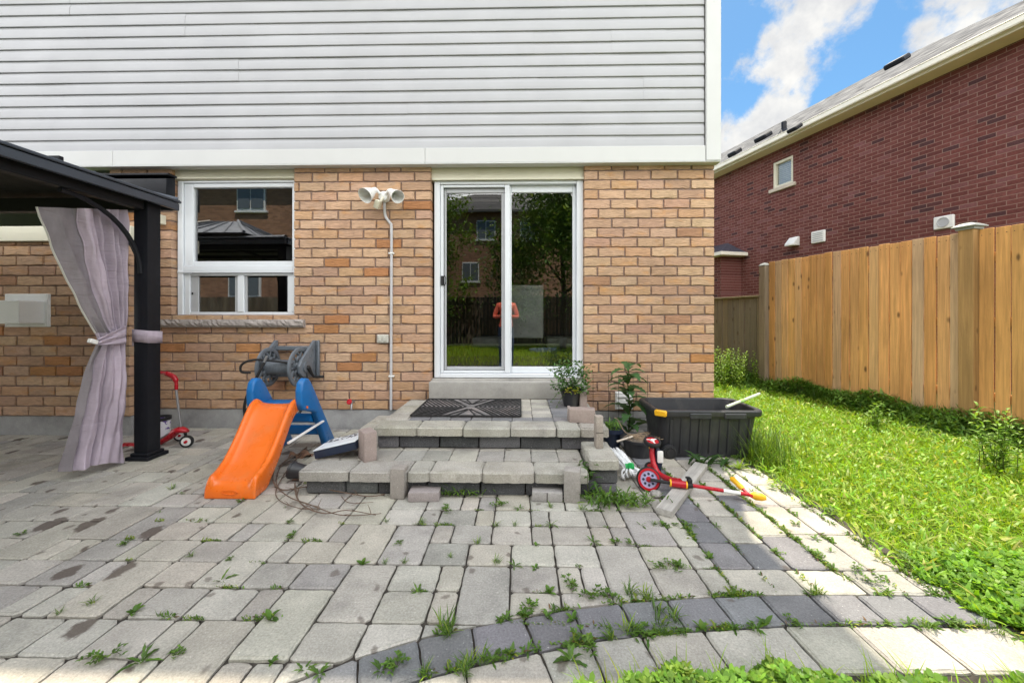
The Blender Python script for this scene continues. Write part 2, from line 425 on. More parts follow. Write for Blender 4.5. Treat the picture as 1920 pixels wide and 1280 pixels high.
def glass_mat(name, refl=.17, tint=(.85, .88, .88)):
    m, q = newmat(name)
    fr = q.n('ShaderNodeFresnel'); fr.inputs[0].default_value = 1.5
    f = q.m('ADD', q.m('MULTIPLY', fr.outputs[0], 1.2), refl - .05, clamp=True)
    tc = q.n('ShaderNodeTexCoord').outputs['Object']
    nb = bump(q, q.noise(tc, 1.3, 2), .02, .02)
    g = q.n('ShaderNodeBsdfGlossy'); g.inputs['Roughness'].default_value = .0; g.inputs['Color'].default_value = (1, 1, 1, 1); q.put(g.inputs['Normal'], nb)
    t = q.n('ShaderNodeBsdfTransparent'); t.inputs[0].default_value = (*tint, 1)
    mx = q.n('ShaderNodeMixShader', i_0=f, i_1=t.outputs[0], i_2=g.outputs[0])
    q.n('ShaderNodeOutputMaterial', i_0=mx.outputs[0]); return m

mBRICK = brick_mat()
mPAVER = stone_mat('paver_concrete', .30, .7, stains=True)
mCOPE = stone_mat('coping_concrete', .32, .8, green=.25)
mBLOCK = stone_mat('dark_wall_block', .55, 1.0)
mLOOSE = stone_mat('loose_brick_concrete', .2, .6)
mCONC = stone_mat('foundation_concrete', .12, .4, attr=False, col=(.36, .36, .36))
mSILL = stone_mat('sill_concrete', .15, .6, attr=False, col=(.37, .355, .33))
mROCK = stone_mat('rockface_stone', .2, 1.0, attr=False, col=(.36, .32, .30))
mSAND = plain('joint_soil', (.050, .042, .034), .95, .4, 20, .5, 120)
mSOIL = plain('soil', (.05, .045, .02), .95, .4, 6, .6, 50)
mSIDING = plain('vinyl_siding', (.405, .408, .428), .45, .06, 1.5, .05, 25, spec=.35)
mTRIM = plain('white_aluminium', (.57, .575, .57), .45, .03, 2, .04, 20)
mCREAM = plain('cream_board', (.70, .67, .54), .5, .05, 3, .05, 30)
mVINYL = plain('white_vinyl', (.70, .73, .77), .35, .03, 3, .03, 30)
mGREYF = plain('grey_screen_frame', (.42, .43, .45), .4, .05, 5, .03, 30)
mGLASS = glass_mat('window_glass', .27)
mGLASSD = glass_mat('screened_glass', .17, (.5, .51, .52))
mROOM = plain('room_paint', (.10, .10, .10), .9, .1, 2)
mSHING = shingle_mat()
mBLACKM = plain('black_aluminium', (.010, .011, .015), .5, .15, 6, .08, 40, spec=.25)
mFASC = plain('slate_aluminium', (.045, .055, .075), .35, .1, 4, .06, 30)
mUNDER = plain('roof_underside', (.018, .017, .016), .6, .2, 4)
mBLACKP = plain('black_plastic', (.026, .027, .031), .45, .2, 9, .12, 60, dirt=((.07, .065, .06), 9, (1, 1, .25)))
mRUBBER = plain('rubber', (.012, .012, .013), .7, .2, 20)
mNAVY = plain('navy_plastic', (.012, .020, .045), .45, .15, 10)
mORANGE = plain('orange_plastic', (.80, .155, .012), .30, .06, 4, .05, 12, spec=.5, dirt=((.66, .18, .045), 7, (1, .3, 1)))
mBLUE = plain('blue_plastic', (.006, .135, .40), .34, .08, 5, .06, 14, dirt=((.03, .14, .33), 8))
mRED = plain('red_paint', (.42, .008, .018), .30, .1, 8, .03, 30)
mYEL = plain('yellow_plastic', (.80, .42, .01), .4, .1, 10)
mGREY = plain('grey_plastic', (.13, .15, .175), .42, .15, 9, .1, 30)
mSTEEL = plain('grey_steel', (.30, .30, .31), .35, .1, 10, metal=.6)
mWHITE = plain('white_plastic', (.78, .78, .76), .4, .05, 6, .04, 30)
for nm_, cc_ in (('mauve_curtain', (.43, .365, .43, 1)), ('curtain_lining_and_shade', (.23, .208, .22, 1))):
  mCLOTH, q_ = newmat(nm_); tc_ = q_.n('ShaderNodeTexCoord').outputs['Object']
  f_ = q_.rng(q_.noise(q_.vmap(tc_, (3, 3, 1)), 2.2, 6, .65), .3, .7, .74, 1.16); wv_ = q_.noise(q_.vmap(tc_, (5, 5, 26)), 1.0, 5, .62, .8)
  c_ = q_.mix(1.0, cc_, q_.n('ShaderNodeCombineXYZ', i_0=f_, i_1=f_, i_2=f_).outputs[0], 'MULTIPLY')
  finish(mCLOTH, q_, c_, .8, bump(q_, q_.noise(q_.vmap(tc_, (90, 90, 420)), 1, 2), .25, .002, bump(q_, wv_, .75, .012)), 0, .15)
mCLOTH, mLINING_SHADE = bpy.data.materials['mauve_curtain'], bpy.data.materials['curtain_lining_and_shade']
mFENCE = wood_mat('cedar_board', True, knots=True, grey=.04)
mFENCEG = wood_mat('weathered_board', True, knots=True, grey=.5)
mPLANK = wood_mat('grey_plank', False, (.44, .42, .39), True, 'X', .3)
mLEAF = leaf_mat('leaf'); mGRASS = leaf_mat('grass_blade', trans=.42, rough=.45)
mTWIG = plain('twig', (.13, .085, .06), .85, .3, 30, .5, 90)
mBEIGE = plain('beige_plastic', (.50, .49, .44), .5, .08, 8)
mFAB = plain('grey_upholstery', (.55, .56, .54), .9, .15, 10, .4, 200)
mROPE = plain('white_rope', (.72, .73, .75), .8, .2, 40, .5, 300)
mGREEN = plain('green_clip', (.02, .42, .10), .4)
mSOFF = plain('soffit_metal', (.82, .72, .54), .5, .05, 3)
mGUT = plain('gutter_metal', (.84, .80, .70), .4, .05, 3)
mBARK = plain('bark', (.09, .065, .045), .9, .3, 12, .8, 40)

# ------------------------------------------------------------------ ground, patio
g = M(); g.add([(-260, -260, -.05), (260, -260, -.05), (260, 260, -.05), (-260, 260, -.05)], [[0, 1, 2, 3]])
mLAWNB = plain('lawn_soil', (.09, .125, .02), .95, .45, 5, .8, 30)
g.obj('ground', mLAWNB, kind='structure')
WALL = 3.98
LIGHT = [(.43, .405, .355), (.455, .43, .38), (.385, .362, .32), (.45, .42, .36), (.35, .332, .305), (.41, .388, .35), (.42, .39, .335)]
DARK = [(.21, .208, .216), (.18, .18, .19), (.24, .236, .24), (.19, .19, .198)]
tops = [(1560, 1112), (1387, 1114), (1227, 1123), (1120, 1133), (1027, 1145), (933, 1165), (833, 1183), (720, 1215), (617, 1247)]
TP = [pg(*p) for p in tops]
TP = [Vector((2.6, TP[0].y, 0)), Vector((1.9, TP[0].y, 0))] + TP + [TP[-1] + Vector((-.2, -.14, 0)), TP[-1] + Vector((-.45, -.37, 0)), TP[-1] + Vector((-.7, -.68, 0))]
TP = smoothpath(TP, 5)
def ftop(x):
    for i in range(len(TP) - 1):
        if TP[i + 1].x <= x <= TP[i].x:
            t = (x - TP[i].x) / (TP[i + 1].x - TP[i].x + 1e-9); return TP[i].y + (TP[i + 1].y - TP[i].y) * t
    return TP[-1].y + (x - TP[-1].x) * 1.2 if x < TP[-1].x else TP[0].y
XA = pg(1301, 1007).x                          # inner edge of the dark column
XE = pg(1640, 1010).x; XE = 1.80               # lawn edge
YB = ftop(XA)                                  # front band
ROWD, UW = .173, .106
pv = M()
def lay(poly, pal, z=0, a=.07, cut=.012):
    if len(poly) < 3 or area(poly) < .0012: return
    pv.paver(poly, z + rnd.uniform(-.002, .002), .0042, .0075, cut, .045, jit(rnd.choice(pal), a), (rnd.uniform(-.008, .008), rnd.uniform(-.008, .008)))
r0 = YB + ROWD      # one plain row between the frame row and the band
nrow = int((WALL - .2 - 0) / ROWD) + 10
ncol = int((XA + 7.4) / UW)
X0g = XA - ncol * UW; Y0g = r0 - 12 * ROWD
NR = int((WALL + .15 - Y0g) / ROWD) + 1
used = [[False] * ncol for _ in range(NR)]
YSTEP = pg(800, 928).y; STEPX0, STEPX1 = pg(555, 884, .17).x, pg(1162, 862, .23).x
for r_ in range(NR):
    k = 0
    while k < ncol:
        if used[r_][k]: k += 1; continue
        p = rnd.random(); wd, ht = (2, 1)
        if p < .23 and r_ + 1 < NR and k + 1 < ncol and not used[r_ + 1][k] and not used[r_ + 1][k + 1]: wd, ht = 2, 2
        elif p > .70 or k + 1 >= ncol or used[r_][k + 1]: wd, ht = 1, 1
        if wd == 2 and (k + 1 >= ncol or used[r_][k + 1]): wd = 1
        for a in range(ht):
            for c in range(wd):
                if r_ + a < NR and k + c < ncol: used[r_ + a][k + c] = True
        x0, x1 = X0g + k * UW, X0g + (k + wd) * UW; y0, y1 = Y0g + r_ * ROWD, Y0g + (r_ + ht) * ROWD
        k += wd
        xm = (x0 + x1) / 2; yt = ftop(xm); sl_ = (ftop(xm + .02) - ftop(xm - .02)) / .04
        if y1 < yt - .25 or y0 > WALL + .02: continue
        poly = [(x0, y0), (x1, y0), (x1, y1), (x0, y1)]
        poly = clip(poly, sl_, -1, sl_ * xm - yt); poly = clip(poly, 0, 1, WALL - .005)
        lay(poly, LIGHT)
# columns of the framed border
cw = (ROWD, ROWD, ROWD, ROWD, 1.80 - XA - 4 * ROWD)
x = XA
for ci, wdt in enumerate(cw):
    y = r0 + (0 if ci != 2 else 0); first = True
    pal = DARK if ci == 0 else LIGHT
    if wdt < .05: continue
    while y < 4.6:
        ln = .208 if pal is DARK else rnd.choice((.208, .208, .27))
        if ci >= 3: ln = rnd.choice((.208, .3, .3))
        p_ = DARK if (y < r0 + .05 and ci < 3) or (ci == 2 and rnd.random() < .5) else pal
        if x + wdt > XE + .02 or y + ln > 3.55 and x > 1.5: pass
        if y + ln < 4.0: lay([(x, y), (x + wdt - rnd.uniform(0, .03 if ci == 4 else 0), y), (x + wdt, y + ln), (x, y + ln)], p_)
        y += ln
    x += wdt
# plain row between frame row and band on the right
x = XA
while x < XE + .1:
    wd = rnd.choice((.208, .3, .25)); xm = x + wd / 2
    lay([(x, ftop(x)), (x + wd, ftop(x + wd)), (x + wd, r0), (x, r0)], LIGHT); x += wd
# curved bands follow the arc: one dark, then rows of light stones on the camera's side
def offset(path, d):
    out = []
    for i, p in enumerate(path):
        t = (path[min(i + 1, len(path) - 1)] - path[max(i - 1, 0)]).normalized(); out.append(p + Vector((-t.y, t.x, 0)) * d)
    return out
def walk(path, step):
    acc = 0; out = [path[0]]; target = step()
    for i in range(len(path) - 1):
        seg = path[i + 1] - path[i]; l = seg.length; pos = 0
        while acc + (l - pos) >= target:
            pos += target - acc; out.append(path[i] + seg * (pos / l)); acc = 0; target = step()
        acc += l - pos
    return out
for (d0, d1, pal, stp) in [(0, .162, DARK, lambda: .2), (.162, .36, LIGHT, lambda: rnd.choice((.25, .32, .2)))]:
    fine = []
    for i in range(len(TP) - 1):
        for k in range(8): fine.append(TP[i].lerp(TP[i + 1], k / 8))
    w0 = walk(fine, stp)
    idx = [min(range(len(fine)), key=lambda j: (fine[j] - p).length) for p in w0]
    A, B = offset(fine, d0), offset(fine, d1)
    for i in range(len(idx) - 1):
        a0, a1, b1, b0 = A[idx[i]], A[idx[i + 1]], B[idx[i + 1]], B[idx[i]]
        poly = [(a0.x, a0.y), (a1.x, a1.y), (b1.x, b1.y), (b0.x, b0.y)]
        if area(poly) < 0: poly = poly[::-1]
        if sum(p[0] for p in poly) / 4 > 1.84: continue
        lay(poly, pal, 0, .08, .008)
# bed of sand under everything
pb = M(); pb.add([(-9, -3.2, -.014), (1.86, -3.2, -.014), (1.86, 4.0, -.014), (-9, 4.0, -.014)], [[0, 1, 2, 3]])
patio = pv.obj('patio', mPAVER, kind='structure')
pb.obj('paver_bed', mSAND, kind='structure')

# ------------------------------------------------------------------ the tan house
house = empty('brick_house', (0, WALL, 0), 'tan brick house with pale grey siding above a window and a sliding patio door', 'house')
def wx(px, Y=WALL): return pt(px, 600, Y).x
def wz(py, Y=WALL, px=800): return pt(px, py, Y).z
XR = wx(1339); ZSOF = wz(309, WALL, 900); ZB = wz(768, WALL, 700)
WIN = (wx(322), wx(551.5), wz(598, WALL, 440), ZSOF + .3)
DOOR = (wx(808), wx(1095.5), wz(712, WALL, 950), ZSOF + .3)
XBUMP, YBUMP = wx(243, 3.70), 3.70
BH, BL = (ZSOF - ZB) / 25.7, .267
TAN = [(.52, .34, .22), (.485, .315, .205), (.54, .36, .235), (.455, .29, .19), (.50, .325, .225), (.52, .35, .23), (.44, .275, .19), (.50, .31, .185)]
ORG = [(.46, .225, .095), (.42, .20, .09), (.38, .21, .13)]
def brick_wall(mm, x0, x1, z0, z1, yf, openings, bh=BH, bl=BL, depth=.105, ph=0.0):
    MORT = (.26, .185, .155); j = .0068
    n = int((z1 - z0) / bh) + 1
    for r_ in range(n):
        za, zb = z0 + r_ * bh, min(z0 + (r_ + 1) * bh, z1)
        if zb - za < .03: continue
        segs = [(x0, x1)]
        for (a, b_, c, d_) in openings:
            if c < (za + zb) / 2 < d_:
                ns = []
                for (s, e) in segs:
                    if b_ <= s or a >= e: ns.append((s, e)); continue
                    if a > s: ns.append((s, a))
                    if b_ < e: ns.append((b_, e))
                segs = ns
        for (s, e) in segs:
            mm.box(((s + e) / 2, yf + depth / 2 + .008, (za + zb) / 2), (e - s - .014, depth, zb - za), col=MORT)
            st = math.floor((s - x0) / bl) * bl + x0 + (bl / 2 if r_ % 2 else 0) + ph - bl + rnd.uniform(-.006, .006)
            cuts = [s]; q_ = st
            while q_ < e:
                if s + .05 < q_ < e - .05: cuts.append(q_)
                q_ += bl + rnd.uniform(-.004, .004)
            cuts.append(e)
            for a, b_ in zip(cuts[:-1], cuts[1:]):
                p = rnd.random(); c = jit(rnd.choice(ORG if p < .065 else TAN), .09)
                ja = 0 if a == s else j; jb = 0 if b_ == e else j
                pr = rnd.uniform(0, .005); zz = rnd.uniform(-.0012, .0012)
                # brick with a chamfer and a slightly wavy lower arris
                L, Rr, B_, T_ = a + ja, b_ - jb, za + j + zz, zb - j + zz
                k = .004; y0, y1 = yf - pr, yf + depth
                nx = max(2, int((Rr - L) / .035)); V = []; F = []
                jl = [rnd.uniform(-.0042, .0036) for _ in range(nx + 1)]; jt = [rnd.uniform(-.0024, .0022) for _ in range(nx + 1)]
                jy = [rnd.uniform(-.002, .002) for _ in range(nx + 1)]
                for i in range(nx + 1):
                    xx = L + (Rr - L) * i / nx; xi = min(max(xx, L + k), Rr - k)
                    V += [(xx, y1, B_), (xx, y0 + k, B_ + jl[i]), (xi, y0 + jy[i], B_ + k + jl[i]), (xi, y0 + jy[i] * .4, (B_ + T_) / 2), (xi, y0 - jy[i] * .5, T_ - k + jt[i]), (xx, y0 + k, T_ + jt[i]), (xx, y1, T_)]
                for i in range(nx):
                    for t in range(6): F.append([i * 7 + t, (i + 1) * 7 + t, (i + 1) * 7 + t + 1, i * 7 + t + 1])
                F.append([6, 5, 4, 3, 2, 1, 0]); o = nx * 7; F.append([o, o + 1, o + 2, o + 3, o + 4, o + 5, o + 6])
                mm.add(V, F, c)
bw = M()
brick_wall(bw, XBUMP - .5, XR, ZB, ZSOF + .02, WALL, [WIN, DOOR, (WIN[0] - 9, WIN[0] - 9, 0, 0)])
bw.obj('brick_wall', mBRICK, house, 30)
bb = M(); zbb = wz(780, YBUMP, 100); zbt = wz(452, YBUMP, 100)
brick_wall(bb, XBUMP - 3.2, XBUMP, zbb, zbt, YBUMP, [], BH, BL, .105, .07)
ret = M(); brick_wall(ret, 0, WALL - YBUMP - .105, zbb, zbt, 0, [], BH, BL, .09, .1)
T = Matrix.Translation((XBUMP, YBUMP + .105, 0)) @ Matrix.Rotation(pi / 2, 4, 'Z')
bb.V += [tuple(T @ Vector(v)) for v in ret.V]; n0 = len(bb.V) - len(ret.V)
bb.F += [[i + n0 for i in f] for f in ret.F]; bb.C += ret.C; bb.mi += ret.mi
bb.obj('fireplace_bump_out', mBRICK, house, 30)
# bump-out trim
t = M(); zt0, zt1 = wz(452, YBUMP - .03, 60), wz(424, YBUMP - .03, 60)
t.box((XBUMP - 1.58, YBUMP + .12, (zt0 + zt1) / 2), (3.24, .30, zt1 - zt0), .004)
t.box((XBUMP + .06, WALL - .075, wz(411, WALL)), (.09, .15, .095), .004)
t.obj('bump_out_trim', mCREAM, house, 30)
t = M(); xa, xb = wx(150, 3.9), wx(317, 3.9)
t.prism([(WALL - .006, wz(331)), (WALL - .11, wz(333, 3.9)), (WALL - .12, wz(376, 3.87)), (WALL - .006, wz(376))], xa, xb, Matrix(((0, 0, 1, 0), (1, 0, 0, 0), (0, 1, 0, 0), (0, 0, 0, 1))), bev=.004)
t.box(((xa + xb) / 2, WALL - .055, wz(329.5)), (xb - xa + .03, .11, .02), .003)
t.obj('bump_out_roof', mBLACKM, house, 30)
# foundation
t = M(); t.box(((-9 + XR) / 2, WALL + .085, ZB / 2 - .15), (XR + 9, .15, ZB + .3 - .004), .006)
t.box((XBUMP - 1.6, YBUMP + .155, zbb / 2 - .15), (3.2, .27, zbb + .3 - .004), .006)
t.obj('foundation', mCONC, house, 30)
# upper storey: dutch-lap siding
YS = WALL - .055; XRS = wx(1349, YS); P = (wz(20, YS) - wz(281, YS)) / 12.0
zf0, zf1 = wz(307, YS, 900), wz(278.5, YS, 900)
HEAVE = 5.45
def siding(x0, x1, z0, z1):
    mm = M(); k = 0; z = z0
    while z < z1:
        # each pair of laps is one strip; the strips overlap at seams
        cuts = [x0] + sorted(x0 + (x1 - x0) * rnd.random() for _ in range(4)) + [x1]
        for i in range(len(cuts) - 1):
            a, b_ = cuts[i], cuts[i + 1]; oy = -.0018 * (i % 2)
            if b_ - a < .02: continue
            for h in range(2):
                zz = z + h * P; y0 = YS + oy
                prof = [(y0 + .002, zz), (y0 - .0095, zz), (y0 - .0115, zz + .0035), (y0 - .010, zz + P * .62), (y0 - .0085, zz + P * .66), (y0 - .001, zz + P * .80), (y0 + .001, zz + P)]
                nx = max(2, int((b_ - a) / .5)); rows = []
                for q_ in range(nx + 1):
                    xx = a + (b_ - a) * q_ / nx; wob = .0014 * sin(xx * 1.7 + zz * 9) + .0008 * sin(xx * 4.1 + zz * 23)
                    rows.append([Vector((xx, p[0] + wob * (.3 if j in (0, 6) else 1), p[1] + wob * .6)) for j, p in enumerate(prof)])
                mm.grid(rows[::-1])
        z += 2 * P
    return mm
siding(-9, XRS - .155, zf1, HEAVE).obj('siding', mSIDING, house, 25)
t = M()
xs = wx(798, YS); 
for a, b_ in ((-9, wx(216, YS) - .0015), (wx(216, YS) + .0005, xs - .001), (xs + .001, wx(1321, YS))):
    t.box(((a + b_) / 2, YS - .012, (zf0 + zf1) / 2), (b_ - a, .03, zf1 - zf0), .004)
t.box(((-9 + XRS) / 2, YS + .02, zf0 - .006), (XRS + 9, .10, .012), .003)
t.obj('frieze_board', mTRIM, house, 30)
t = M(); xc0 = wx(1321.5, YS)
t.box(((xc0 + XRS) / 2, YS - .016, (zf0 + HEAVE) / 2), (XRS - xc0, .04, HEAVE - zf0), .005)
t.box((XRS - .013, YS + .10, (zf0 + HEAVE) / 2), (.026, .19, HEAVE - zf0 - .02), .004)
t.obj('corner_trim', mTRIM, house, 30)
t = M(); t.box(((-9 + XR) / 2, WALL - .005, ZSOF + .02), (XR + 9, .14, .02)); t.obj('soffit_strip', mCREAM, house)
# side and rear walls, roof with eaves
t = M()
t.box((XRS - .045, (WALL + 13) / 2 + .1, (ZSOF + HEAVE) / 2 + .03), (.03, 13 - WALL - .1, HEAVE - ZSOF - .06)); t.box((-9.02, 8.5, (ZSOF + HEAVE) / 2), (.03, 8.9, HEAVE - ZSOF))
t.box(((-9 + XRS) / 2, 13, HEAVE / 2), (XRS + 9, .03, HEAVE)); t.obj('side_wall', mSIDING, house)
sb = M(); brick_wall(sb, 0, 9.0 - .11, ZB, ZSOF, 0, [], BH, BL, .1)
T = Matrix.Translation((XR, WALL + .108, 0)) @ Matrix.Rotation(pi / 2, 4, 'Z')
s2 = M(); s2.V = [tuple(T @ Vector(v)) for v in sb.V]; s2.F = sb.F; s2.C = sb.C; s2.mi = sb.mi
s2.obj('side_brick_wall', mBRICK, house, 30)
EX0, EX1, EY0, EY1 = -9.4, 2.19, 3.58, 13.4
t = M(); rx0, rx1, ry = EX0 + 4.2, EX1 - 4.2, (EY0 + EY1) / 2; rh = HEAVE + 2.4
t.add([(EX0, EY0, HEAVE + .12), (EX1, EY0, HEAVE + .12), (EX1, EY1, HEAVE + .12), (EX0, EY1, HEAVE + .12), (rx0, ry, rh), (rx1, ry, rh)], [[0, 1, 5, 4], [1, 2, 5], [2, 3, 4, 5], [3, 0, 4]])
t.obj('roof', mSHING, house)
t = M(); t.box(((EX0 + EX1) / 2, ry, HEAVE + .05), (EX1 - EX0, EY1 - EY0, .10)); t.obj('eave', mTRIM, house)
# room behind the glass
t = M(); FZ = DOOR[2] + .03
def plane(mm, a, b_, c, d_): mm.add([a, b_, c, d_], [[0, 1, 2, 3]])
RX0, RX1, RY0, RY1, RZ1 = XBUMP - .3, XR - .12, WALL + .20, 8.4, FZ + 2.45
plane(t, (RX0, RY0, FZ), (RX1, RY0, FZ), (RX1, RY1, FZ), (RX0, RY1, FZ)); plane(t, (RX0, RY0, RZ1), (RX0, RY1, RZ1), (RX1, RY1, RZ1), (RX1, RY0, RZ1))
plane(t, (RX0, RY1, FZ), (RX1, RY1, FZ), (RX1, RY1, RZ1), (RX0, RY1, RZ1)); plane(t, (RX0, RY0, FZ), (RX0, RY1, FZ), (RX0, RY1, RZ1), (RX0, RY0, RZ1)); plane(t, (RX1, RY0, FZ), (RX1, RY0, RZ1), (RX1, RY1, RZ1), (RX1, RY1, FZ))
for (a, b_, c, d_) in ((RX0, WIN[0], FZ, RZ1), (WIN[1], DOOR[0], FZ, RZ1), (DOOR[1], RX1, FZ, RZ1), (WIN[0], WIN[1], FZ, WIN[2])):
    plane(t, (a, RY0, c), (b_, RY0, c), (b_, RY0, d_), (a, RY0, d_))
t.obj('room', mROOM, house)

# ---- window
YW = WALL + .075
window = bpy.data.objects.new('window', None); COL.objects.link(window); window.parent = house
window.location = (wx(440), 0, wz(598)); 
X = lambda px: wx(px, YW)
Z = lambda py: wz(py, YW, 440)
def bar(mm, px0, px1, py0, py1, y0, y1, bev=.004):
    a, b_ = X(px0), X(px1); c, d_ = Z(py1), Z(py0)
    mm.box(((a + b_) / 2, (y0 + y1) / 2, (c + d_) / 2), (b_ - a, y1 - y0, d_ - c), bev)
t = M(); PX1 = 561
bar(t, 337, 347, 340, 597.5, YW - .028, YW + .09); bar(t, 347.2, PX1, 340, 344, YW - .026, YW + .09)
bar(t, 347.2, PX1, 591, 597.5, YW - .027, YW + .09)
bar(t, PX1 - 9, PX1, 344.2, 590.8, YW - .026, YW + .09)
bar(t, 347.4, PX1 - 9.2, 499, 508, YW - .026, YW + .06)
bar(t, 338, PX1, 508.3, 512, YW - .036, YW - .0265, .001)
t.obj('window_frame', mVINYL, window, 30)
t = M()      # fixed sash over, two sliders under
bar(t, 347.4, 364, 344.4, 498.6, YW - .012, YW + .04); bar(t, 364.2, PX1 - 9.3, 344.4, 352, YW - .012, YW + .04); bar(t, 364.2, PX1 - 9.3, 490, 498.6, YW - .012, YW + .04); bar(t, 549, PX1 - 9.3, 352.2, 489.8, YW - .012, YW + .04)
t.obj('fixed_sash', mVINYL, window, 30)
t = M()
bar(t, 347.4, 357, 512.4, 590.6, YW - .010, YW + .03); bar(t, 357.2, PX1 - 9.3, 512.4, 517, YW - .010, YW + .03); bar(t, 357.2, PX1 - 9.3, 585, 590.6, YW - .010, YW + .03)
bar(t, 447, 458.5, 517.2, 584.8, YW - .016, YW + .03); bar(t, 540, PX1 - 9.3, 517.2, 584.8, YW - .010, YW + .03)
t.obj('slider_sash', mVINYL, window, 30)
t = M(); bar(t, 357.3, 371, 517.3, 584.7, YW + .005, YW + .022, .002); t.obj('screen_stile', mGREYF, window, 30)
t = M(); bar(t, 440, 446.8, 517.3, 584.7, YW + .005, YW + .022, .002); t.obj('screen_stile', mGREYF, window, 30)
t = M(); bar(t, 458.7, 462, 517.3, 584.7, YW + .005, YW + .022, .002)
t.obj('screen_stile', mGREYF, window, 30)
t = M(); bar(t, 359, 361.5, 548, 552, YW + .0, YW + .006, .001); t.obj('latch', mRUBBER, window)
for (a, b_, c, d_) in ((364.2, 548.8, 352.2, 489.8), (371, 440, 517.2, 584.8), (462, 540, 517.2, 584.8)):
    t = M(); x0, x1, z0, z1 = X(a), X(b_), Z(d_), Z(c); plane(t, (x0, YW + .018, z0), (x1, YW + .018, z0), (x1, YW + .018, z1), (x0, YW + .018, z1)); t.obj('pane', mGLASS, window)
t = M(); bar(t, 333, PX1 + 2, 308, 339.7, YW - .034, YW + .08); t.box(((X(333) + X(PX1 + 2)) / 2, YW - .045, Z(337)), (X(PX1 + 2) - X(333), .02, .012), .003)
t.obj('head_board', mCREAM, window, 30)
# rock-faced sill in two stones
t = M(); z0, z1 = wz(614, WALL - .05), WIN[2] - .003; xa, xb, xm = wx(298, WALL - .05), wx(568, WALL - .05), wx(381, WALL - .05)
for a, b_ in ((xa, xm - .002), (xm + .002, xb)):
    n = int((b_ - a) / .025); rows = []
    for i in range(n + 1):
        x = a + (b_ - a) * i / n; e = lambda: rnd.uniform(-.009, .009)
        rows.append([Vector(p) for p in ((x, WALL + .06, z0), (x, WALL - .035 + e() * .3, z0), (x, WALL - .052 + e(), z0 + .022), (x, WALL - .055 + e(), z0 + (z1 - z0) * .55), (x, WALL - .048 + e(), z1 - .018), (x, WALL - .040 + e() * .3, z1), (x, WALL + .06, z1))])
    o = len(t.V); t.grid(rows[::-1]); t.F += [[o + i for i in range(7)], [o + n * 7 + 6 - i for i in range(7)]]; t.C += [None, None]; t.mi += [0, 0]
t.obj('sill', mROCK, window)

# ---- patio door
YD = WALL + .07
door = bpy.data.objects.new('patio_door', None); COL.objects.link(door); door.parent = house; door.location = (wx(950), 0, DOOR[2])
X = lambda px: wx(px, YD)
Z = lambda py: wz(py, YD, 950)
t = M()
bar(t, 815, 825.5, 340, 707.5, YD - .02, YD + .11); bar(t, 1081, 1093, 340, 707.5, YD - .02, YD + .11); bar(t, 825.7, 1080.8, 340, 346, YD - .018, YD + .11); bar(t, 825.7, 1080.8, 700, 707.5, YD - .022, YD + .11)
t.obj('door_frame', mVINYL, door, 30)
t = M(); bar(t, 809.5, 1096, 309, 339.6, YD - .035, YD + .09); bar(t, 812, 1094, 336, 339.8, YD - .05, YD - .036, .002); t.obj('head_board', mCREAM, door, 30)
t = M()   # fixed panel (right)
bar(t, 951, 959, 346.3, 699.6, YD + .03, YD + .07); bar(t, 1074.5, 1080.6, 346.3, 699.6, YD + .03, YD + .07); bar(t, 959.2, 1074.3, 346.3, 359.5, YD + .03, YD + .07); bar(t, 959.2, 1074.3, 688, 699.6, YD + .03, YD + .07)
t.obj('fixed_panel', mVINYL, door, 30)
t = M()   # sliding screen in front of the sliding panel (left)
bar(t, 946.5, 956, 346.5, 699.4, YD - .006, YD + .022); bar(t, 826, 831.5, 346.5, 699.4, YD - .006, YD + .022); bar(t, 831.7, 946.3, 346.5, 351, YD - .006, YD + .022); bar(t, 831.7, 946.3, 695, 699.4, YD - .006, YD + .022)
t.obj('screen_panel', mVINYL, door, 30)
t = M(); bar(t, 831.8, 836, 351.2, 694.8, YD + .026, YD + .06); bar(t, 836.2, 946.2, 688, 694.8, YD + .026, YD + .06); bar(t, 836.2, 946.2, 351.2, 360, YD + .026, YD + .06); bar(t, 940, 950.8, 360.2, 687.8, YD + .026, YD + .029)
t.obj('sliding_panel', mGREYF, door, 30)
for (a, b_, c, d_, mt, yy) in ((836, 948, 355, 690, mGLASSD, YD + .04), (958, 1076, 357, 689.8, mGLASS, YD + .05)):
    t = M(); x0, x1, z0, z1 = X(a), X(b_), Z(d_), Z(c); plane(t, (x0, yy, z0), (x1, yy, z0), (x1, yy, z1), (x0, yy, z1)); t.obj('pane', mt, door)
t = M(); bar(t, 827, 832.5, 517, 535, YD - .018, YD - .0065, .003); zc = Z(526)
t.tube(smoothpath([(X(833), YD - .008, zc + .055), (X(836.5), YD - .03, zc + .03), (X(837), YD - .034, zc), (X(836.5), YD - .03, zc - .03), (X(833), YD - .008, zc - .055)], 4), .005, 6); t.obj('handle', mRUBBER, door, 40)
t = M(); zs0, zs1 = wz(747, WALL - .1), wz(716, WALL - .1)
t.box(((wx(804, WALL - .1) + wx(1101, WALL - .1)) / 2, WALL + .03, (zs0 + zs1) / 2), (wx(1101, WALL - .1) - wx(804, WALL - .1), .26, zs1 - zs0), .008, seg=2)
t.box(((DOOR[0] + DOOR[1]) / 2, WALL + .10, DOOR[2] - .02), (DOOR[1] - DOOR[0] - .01, .18, .055), .004)
t.obj('threshold', mSILL, door, 30)

